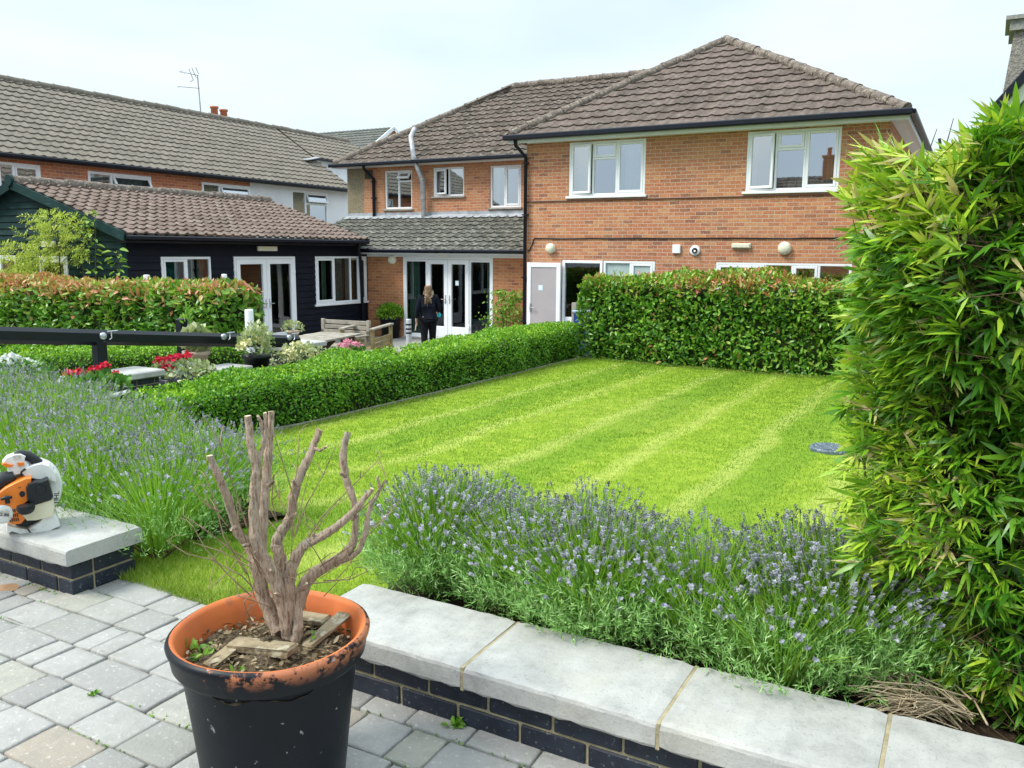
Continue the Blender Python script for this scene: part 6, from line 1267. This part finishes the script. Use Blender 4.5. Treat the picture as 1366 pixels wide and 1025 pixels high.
p = P(767, 404, y=16.35); mb = MB(); mb.box(p.x-.055, p.y-.05, GZ, p.x+.055, p.y+.05, p.z, 0, None, .006); M['greywood'] = mat('silvered_timber', (.40, .38, .33), (.26, .245, .21), 8, .85, .2, .6, 30); prop(mb.build('timber_post', M['greywood'], origin=(p.x, p.y, GZ)), 'short grey timber post at the left end of the tall hedge', 'post')
p = P(784, 414, y=16.5); t = thing('recycling_box', 'blue plastic box beside the timber post behind the tall hedge', 'box', (p.x, p.y, GZ)); mb = MB(); mb.box(p.x-.26, p.y-.2, GZ, p.x+.24, p.y+.2, p.z-.05, 0, None, .02); mb.build('box_body', mat('royal_blue_plastic', (.02, .06, .30), (.02, .05, .24), 4, .35, .5), t); mb = MB(); mb.box(p.x-.28, p.y-.22, p.z-.055, p.x+.26, p.y+.22, p.z, 0, None, .015); mb.build('lid', mat('pale_blue_lid', (.35, .48, .62), (.3, .42, .56), 4, .4, .5), t)
# ================================================================ bench, armchair bench and picnic table
M['bleached'] = mat('bleached_grey_timber', (.38, .345, .29), (.24, .22, .18), 7, .9, .15, .7, 30, dist=.006); M['greenwood'] = mat('treated_yellow_timber', (.30, .24, .11), (.20, .16, .08), 7, .85, .2, .5, 30)
def bench(label, pl_, pr_, m, h=.95, nb=4, name='garden_bench'):
    """bench whose back top runs from pl_ to pr_ (ground points below are used)"""
    a = Vector((pl_.x, pl_.y, 0)); b = Vector((pr_.x, pr_.y, 0)); e = (b-a).normalized(); L_ = (b-a).length; f = Vector((e.y, -e.x, 0))
    if f.dot(-a) < 0: f = -f
    T = Matrix((e, -f, Vector((0, 0, 1)))).transposed().to_4x4(); T.translation = (a.x, a.y, GZ)
    t = thing(name, label, 'bench', (a.x, a.y, GZ)); 
    bk = MB()
    for k in range(nb): bk.box(.0, -.02+.02*k, .55+k*(h-.55)/nb, L_, .015+.02*k, .55+(k+1)*(h-.55)/nb-.018, 0, T, .004)
    bk.build('backrest', m, t); se = MB()
    for k in range(4): se.box(.03, -.52+k*.125, .42, L_-.03, -.52+k*.125+.108, .45, 0, T, .004)
    se.build('seat', m, t)
    for x in (0.0, L_-.07):
        for y, hh in ((-.5, .62), (0.0, h)): lg = MB(); lg.box(x, y, 0, x+.07, y+.06, hh, 0, T, .004); lg.build('leg', m, t)
        ar = MB(); ar.box(x-.01, -.55, .62, x+.08, .05, .65, 0, T, .004); ar.build('armrest', m, t)
    return t
bl0, br0 = P(428, 425, D=17.3), P(492, 428, D=16.6); bench('weathered grey slatted garden bench against the black annexe wall', bl0, br0, M['bleached'], bl0.z-GZ)
al, arr = P(520, 440, D=17.2), P(494, 441, D=16.0); t = thing('garden_chair', 'yellowish timber armchair side seen at the right of the grey bench', 'chair', (al.x, al.y, GZ))
e = Vector((arr.x-al.x, arr.y-al.y, 0)); Ls = e.length; e.normalize(); f = Vector((-e.y, e.x, 0)); T = Matrix((e, f, Vector((0, 0, 1)))).transposed().to_4x4(); T.translation = (al.x, al.y, GZ); za = P(507, 437, D=16.6).z-GZ
for y0_ in (0, -.6):
    for x0_ in (0, Ls-.08): mb = MB(); mb.box(x0_, y0_, 0, x0_+.08, y0_+.06, za, 0, T, .004); mb.build('leg', M['greenwood'], t)
    mb = MB(); mb.box(-.03, y0_-.02, za, Ls+.03, y0_+.08, za+.035, 0, T, .004); mb.build('armrest', M['bleached'], t)
    mb = MB(); [mb.box(.08, y0_+.02, .1+k*.09, Ls-.08, y0_+.04, .17+k*.09, 0, T) for k in range(max(1, int((za-.2)/.09)))]; mb.build('side_slats', M['greenwood'], t)
mb = MB(); mb.box(0, -.56, .40, Ls, -.0, .44, 0, T, .004); mb.build('seat', M['greenwood'], t)
# picnic table
q0, q1, q2 = P(394, 446, z=-.06), P(452, 449, z=-.06), P(415, 455, z=-.06); e = Vector((q1.x-q0.x, q1.y-q0.y, 0)); 
tc_ = P(424, 449, z=-.06); t = thing('picnic_table', 'weathered grey wooden table with slatted top in front of the bench', 'table', (tc_.x, tc_.y, GZ)); T = Matrix.Translation((tc_.x, tc_.y, GZ)) @ Matrix.Rotation(R(12), 4, 'Z')
mb = MB(); [mb.box(-.42+k*.125, -.85, .70, -.42+k*.125+.117, .85, .735, 0, T, .004) for k in range(7)]; mb.build('table_top', M['bleached'], t)
for y in (-.62, .62):
    for s in (-1, 1): mb = MB(); mb.bar(T @ Vector((s*.18, y, .69)), T @ Vector((s*.42, y, 0)), .045, .09); mb.build('leg', M['greywood_d'] if 'greywood_d' in M else M['twig'], t)
    mb = MB(); mb.bar(T @ Vector((-.40, y+.03, .67)), T @ Vector((.40, y+.03, .67)), .04, .09); mb.build('crossbar', M['twig'], t)
mb = MB(); mb.bar(T @ Vector((0, -.6, .2)), T @ Vector((0, .6, .62)), .04, .08); mb.build('brace', M['twig'], t)
mb = MB(); s1 = T @ Vector((.75, 0, 0)); [mb.box(.58+k*.12, -.7, .42, .58+k*.12+.11, .7, .45, 0, T, .004) for k in range(3)]; lb = thing('garden_bench', 'low backless timber bench beside the picnic table', 'bench', (s1.x, s1.y, GZ)); mb.build('seat', M['bleached'], lb)
for y in (-.5, .5): mb = MB(); mb.box(.62, y, 0, .88, y+.05, .42, 0, T); mb.build('leg', M['twig'], lb)
# ================================================================ drain cover in the lawn
p = P(1107, 601, z=-.53); p.z = float(lawn_z(p.x, p.y))+.0; t = thing('drain_cover', 'round grey-blue ribbed drain cover lying in the lawn by the bamboo', 'drain cover', p); M['dc'] = mat('dusty_blue_grey_plastic', (.10, .14, .17), (.05, .08, .10), 20, .5, .4, .3, 60, c3=(.35, .40, .42), s3=40)
mb = MB(); mb.lathe([(.20, -.02), (.205, .03), (.19, .045), (.17, .045), (.165, .036), (0, .036)], p, 36); mb.build('rim', M['dc'], t)
mb = MB(); [mb.box(p.x-math.sqrt(max(.001, .155**2-(k*.03)**2)), p.y+k*.03-.007, p.z+.034, p.x+math.sqrt(max(.001, .155**2-(k*.03)**2)), p.y+k*.03+.007, p.z+.045, 0, None, .003) for k in range(-4, 5)]; mb.build('ribs', M['dc'], t)
# ================================================================ climber on the brick, shrubs by the gable
def climber(label, c, w, h, n, s, m, seed, name='climbing_shrub'):
    t = thing(name, label, 'shrub', c); r = np.random.default_rng(seed); p = np.array(c)[None]+np.stack([r.normal(0, w*.33, n), r.uniform(-.22, .02, n), r.random(n)**.85*h], 1); p[:, 0] += .12*np.sin(p[:, 2]*4)
    l = s*r.uniform(.5, 1.2, n); v, f, k = leaves(p, unit(r.normal(size=(n, 3))+np.array([0, -.5, .4])), unit(r.normal(size=(n, 3))*.5+np.array([0, -1, .5])), l, l*.55, 'leaf', .15); leaf_obj('foliage', m, t, [(v, f, k, np.clip(r.normal(.5, .25, n), 0, 1))])
    mb = MB()
    for j in range(7): x = r.normal(0, w*.25); mb.tube([c, (c[0]+x*.5, c[1]-.06, c[2]+h*.5), (c[0]+x, c[1]-.08, c[2]+h*.97)], [.012, .008, .004], 5)
    mb.build('stems', M['twig'], t)
c = P(677, 440, y=17.8); climber('leafy climbing shrub on the brick right of the french doors', (c.x, c.y, GZ), .85, 1.35, 900, .09, M['weed'], 71)
M['lime_leaf'] = leaf_mat('lime_green_needle_leaf', [(0, (.20, .32, .04)), (.5, (.46, .58, .08)), (1, (.72, .78, .20))], .3, .6, .2)
def lime(label, cs, n, s, seed, zb=GZ, asp=.22):
    c = cs[0][0]; t = thing('lime_shrub', label, 'shrub', (c.x, c.y, zb)); r = np.random.default_rng(seed); sets = []; mb = MB()
    for (cc, w, h) in cs:      # arching feathery fans
        for j in range(int(n*w*h)):
            z = r.uniform(-h/2, h/2); x = r.normal(0, w*.42*(1-.5*max(0, z/h))); a = np.array([cc.x+x, cc.y+r.normal(0, .12), cc.z+z]); dd = unit(np.array([[np.sign(x+.001)*r.uniform(.3, 1), r.normal(0, .3), r.uniform(.0, .6)]]))[0]; k = 9
            tt = np.linspace(0, .26, k); p = a[None]+dd[None]*tt[:, None]+np.array([0, 0, -1])[None]*(tt[:, None]**2)*1.2; p = np.repeat(p, 2, 0); sg = np.tile([1, -1], k)
            d = dd[None]*.6+np.stack([np.zeros(2*k), sg*.5, sg*.6], 1)+r.normal(0, .25, (2*k, 3)); l = s*r.uniform(.6, 1.2, 2*k); v, f, kk = leaves(p, d, r.normal(size=(2*k, 3))+np.array([0, 0, 1]), l, l*asp, 'diamond'); sets.append((v, f, kk, np.clip(r.normal(.55, .25, 2*k), 0, 1)))
        mb.tube([(cc.x, cc.y, zb), (cc.x+.03, cc.y, cc.z), (cc.x, cc.y, cc.z+h*.5)], [.02, .012, .004], 6)
    leaf_obj('foliage', M['lime_leaf'], t, sets); mb.build('stems', M['twig'], t)
YG = 10.2
lime('feathery lime green shrub in front of the green gable, centre', [(P(76, 318, y=YG), .95, .95), (P(55, 360, y=YG), .8, .7)], 230, .072, 81)
lime('feathery lime green shrub in front of the gable window at the left edge', [(P(22, 352, y=YG), .75, .8), (P(15, 378, y=YG), 1.0, .5)], 220, .072, 82)
def sapling(label, px, y0, y1, seed, n=26, w=.22):
    b = P(px, 385, y=YG); tp = P(px, y0, y=YG); t = thing('sapling', label, 'sapling', (b.x, b.y, GZ)); mb = MB(); mb.tube([(b.x, b.y, GZ), (b.x+.02, b.y, (GZ+tp.z)/2), tp], [.012, .009, .004], 6); mb.build('stem', M['twig'], t)
    r = np.random.default_rng(seed); z = np.linspace(P(px, y1, y=YG).z, tp.z, n); p = np.stack([np.full(n, b.x), np.full(n, b.y), z], 1); sg = np.where(np.arange(n) % 2, 1, -1); d = np.stack([sg*r.uniform(.5, 1, n), r.normal(0, .4, n), r.uniform(.1, .6, n)], 1); l = r.uniform(.13, .2, n)*w/.22
    st = unit(d)*(l*.45)[:, None]; v, f, k = leaves(p+st, d-np.array([0, 0, .35]), np.array([0, 0, 1])+r.normal(0, .3, (n, 3)), l, l*.5, 'leaf', .3); leaf_obj('leaves', M['weed'], t, [(v, f, k, r.uniform(.5, 1, n))])
sapling('tall thin sapling with large leaves against the gable', 127, 283, 375, 91); sapling('short leafy sapling at the gable corner', 158, 335, 378, 92, 20); sapling('thin sapling between the lime shrub and the tall sapling', 110, 303, 375, 93, 16, .18)
# ================================================================ person walking to the french doors
def skin(name, nodes, edges, m, parent, sub=2):
    me = bpy.data.meshes.new(name); w = worldloc(parent); me.from_pydata([tuple(Vector(p)-w) for p, r in nodes], [], []) if False else me.from_pydata([tuple(Vector(p)-w) for p, r in nodes], edges, [])
    me.materials.append(m); o = bpy.data.objects.new(name, me); COL.objects.link(o); o.parent = parent; md = o.modifiers.new('skin', 'SKIN'); md.use_smooth_shade = True
    sv = me.skin_vertices[0].data if me.skin_vertices else None
    if sv is None:
        bm_ = __import__('bmesh').new(); bm_.from_mesh(me); lay = bm_.verts.layers.skin.verify(); bm_.to_mesh(me); bm_.free(); sv = me.skin_vertices[0].data
    for i, (p, r) in enumerate(nodes): sv[i].radius = r if isinstance(r, tuple) else (r, r)
    sv[0].use_root = True; s = o.modifiers.new('subdivision', 'SUBSURF'); s.levels = s.render_levels = sub; return o
M['skin'] = mat('skin', (.55, .33, .24), (.50, .30, .22), 8, .55, .3); M['navycloth'] = mat('black_navy_cloth', (.012, .014, .024), (.008, .010, .016), 10, .9, .1, .3, 30); M['blackcloth'] = mat('black_trouser_cloth', (.010, .010, .013), (.007, .007, .009), 10, .9, .1); M['hair'] = mat('blonde_brown_hair', (.22, .14, .075), (.10, .065, .04), 30, .6, .3, .6, 40, c3=(.45, .34, .20), s3=14)
pp0 = P(571, 377, D=18.0); pc = Vector((pp0.x, pp0.y, GZ)); HT = (pp0.z-GZ); per = thing('person', 'person in dark jacket and trousers with long fair hair walking towards the french doors', 'person', pc)
vd = Vector((pc.x, pc.y, 0)).normalized(); rt_ = Vector((vd.y, -vd.x, 0)); hs = HT/1.66
def B(x, y, z): return pc+rt_*(x*hs)+vd*(y*hs)+Vector((0, 0, z*hs))
nodes = [(B(0, 0, .93), (.13*hs, .10*hs)), (B(0, .01, 1.10), (.115*hs, .085*hs)), (B(0, .0, 1.28), (.135*hs, .09*hs)), (B(0, .01, 1.39), (.07*hs, .06*hs)), (B(0, .02, 1.45), .048*hs), (B(0, .04, 1.54), (.072*hs, .085*hs)), (B(0, .04, 1.62), (.055*hs, .065*hs)),
 (B(-.17, 0, 1.35), .052*hs), (B(-.22, -.02, 1.10), .042*hs), (B(-.26, .03, .88), .03*hs), (B(-.265, .05, .80), .026*hs), (B(.17, 0, 1.35), .052*hs), (B(.23, .02, 1.12), .042*hs), (B(.22, .20, 1.00), .03*hs), (B(.21, .26, .99), .026*hs),
 (B(-.085, .0, .86), .095*hs), (B(-.09, -.04, .50), .060*hs), (B(-.09, -.20, .12), .038*hs), (B(-.09, -.10, .03), .035*hs), (B(.085, .02, .86), .095*hs), (B(.09, .10, .50), .060*hs), (B(.09, .10, .10), .038*hs), (B(.09, .22, .03), .035*hs)]
edges = [(0, 1), (1, 2), (2, 3), (3, 4), (4, 5), (5, 6), (2, 7), (7, 8), (8, 9), (9, 10), (2, 11), (11, 12), (12, 13), (13, 14), (0, 15), (15, 16), (16, 17), (17, 18), (0, 19), (19, 20), (20, 21), (21, 22)]
# five fingers on each hand
for base, (hx, hy, hz) in ((10, (-.265, .05, .80)), (14, (.21, .26, .99))):
    for k in range(5):
        a = len(nodes); off = (-.02+.010*k)
        if base == 10: p1 = (hx+(.02 if k == 0 else 0), hy+off, hz-.05); p2 = (hx+(.03 if k == 0 else .01), hy+off, hz-(.08 if k == 0 else .11))
        else: p1 = (hx-(.03 if k == 0 else 0), hy+.04, hz+off); p2 = (hx-(.04 if k == 0 else .02), hy+(.06 if k == 0 else .09), hz+off-.01)
        nodes += [(B(*p1), .009*hs), (B(*p2), .007*hs)]; edges += [(base, a), (a, a+1)]
skin('body', nodes, edges, M['skin'], per)
skin('jacket', [(B(0, 0, .98), (.175*hs, .13*hs)), (B(0, 0, .88), (.185*hs, .14*hs)), (B(0, .01, 1.12), (.15*hs, .11*hs)), (B(0, 0, 1.28), (.165*hs, .11*hs)), (B(0, .01, 1.38), (.10*hs, .075*hs)), (B(0, .01, 1.42), (.07*hs, .065*hs)), (B(-.175, 0, 1.34), .072*hs), (B(-.225, -.02, 1.10), .062*hs), (B(-.262, .03, .87), .046*hs), (B(.175, 0, 1.34), .072*hs), (B(.235, .02, 1.12), .062*hs), (B(.222, .19, 1.00), .046*hs)], [(0, 1), (0, 2), (2, 3), (3, 4), (4, 5), (3, 6), (6, 7), (7, 8), (3, 9), (9, 10), (10, 11)], M['navycloth'], per)
skin('trousers', [(B(0, 0, .92), (.155*hs, .12*hs)), (B(-.085, .0, .84), .115*hs), (B(-.09, -.04, .50), .082*hs), (B(-.09, -.19, .13), .055*hs), (B(.085, .02, .84), .115*hs), (B(.09, .10, .50), .082*hs), (B(.09, .10, .10), .055*hs)], [(0, 1), (1, 2), (2, 3), (0, 4), (4, 5), (5, 6)], M['blackcloth'], per)
for x, y in ((-.09, -.12), (.09, .14)): skin('shoe', [(B(x, y-.08, .05), .048*hs), (B(x, y+.05, .04), .045*hs), (B(x, y+.13, .035), .038*hs)], [(0, 1), (1, 2)], M['blackcloth'], per, 1)
skin('hair', [(B(0, .015, 1.60), (.095*hs, .10*hs)), (B(0, -.005, 1.50), (.095*hs, .085*hs)), (B(0, -.05, 1.38), (.10*hs, .055*hs)), (B(-.05, -.075, 1.26), (.05*hs, .035*hs)), (B(.05, -.075, 1.25), (.05*hs, .035*hs)), (B(-.07, -.08, 1.18), (.03*hs, .02*hs)), (B(.09, -.06, 1.20), (.035*hs, .02*hs))], [(0, 1), (1, 2), (2, 3), (2, 4), (3, 5), (4, 6)], M['hair'], per)
n = 500; r = np.random.default_rng(9); X_ = r.uniform(-.10, .11, n); top_ = np.array([tuple(B(x, -.075+.05*abs(x)/.1, z)) for x, z in zip(X_, r.uniform(1.32, 1.5, n))]); v, f, k = leaves(top_, np.array([[0, 0, -1.]])+r.normal(0, .12, (n, 3)), np.tile(np.array(-vd), (n, 1)), r.uniform(.10, .22, n)*hs, np.full(n, .012), 'blade', .05)
M['hairblade'] = leaf_mat('fair_hair_strands', [(0, (.16, .10, .06)), (.5, (.40, .29, .16)), (1, (.66, .53, .34))], .1, .5, .4); leaf_obj('hair_strands', M['hairblade'], per, [(v, f, k, r.random(n))])
mb = MB(); c = B(.235, .30, .98)
cv = [c+Vector((random.uniform(-.05, .05), random.uniform(-.05, .05), 0))+Vector((0, 0, z)) for z in (0,)]
skin('cloth', [(B(.22, .30, 1.0), .035*hs), (B(.245, .28, .93), (.06*hs, .04*hs)), (B(.235, .27, .87), (.045*hs, .03*hs))], [(0, 1), (1, 2)], mat('turquoise_cloth', (.02, .48, .58), (.02, .40, .50), 9, .8), per, 1)
prop(bpy.data.objects['cloth'], 'turquoise cloth held in the hand of the walking person', 'cloth'); 
_c = bpy.data.objects['cloth']; _w = worldloc(_c.parent); _c.parent = None; _c.location = _w
mb = MB(); mb.tube([B(-.262, .06, .76), B(-.29, .08, .60)], [.016, .010], 8); prop(mb.build('spray_bottle', M['cream'], origin=B(-.29, .08, .60)), 'pale bottle held low in the left hand of the walking person', 'bottle')
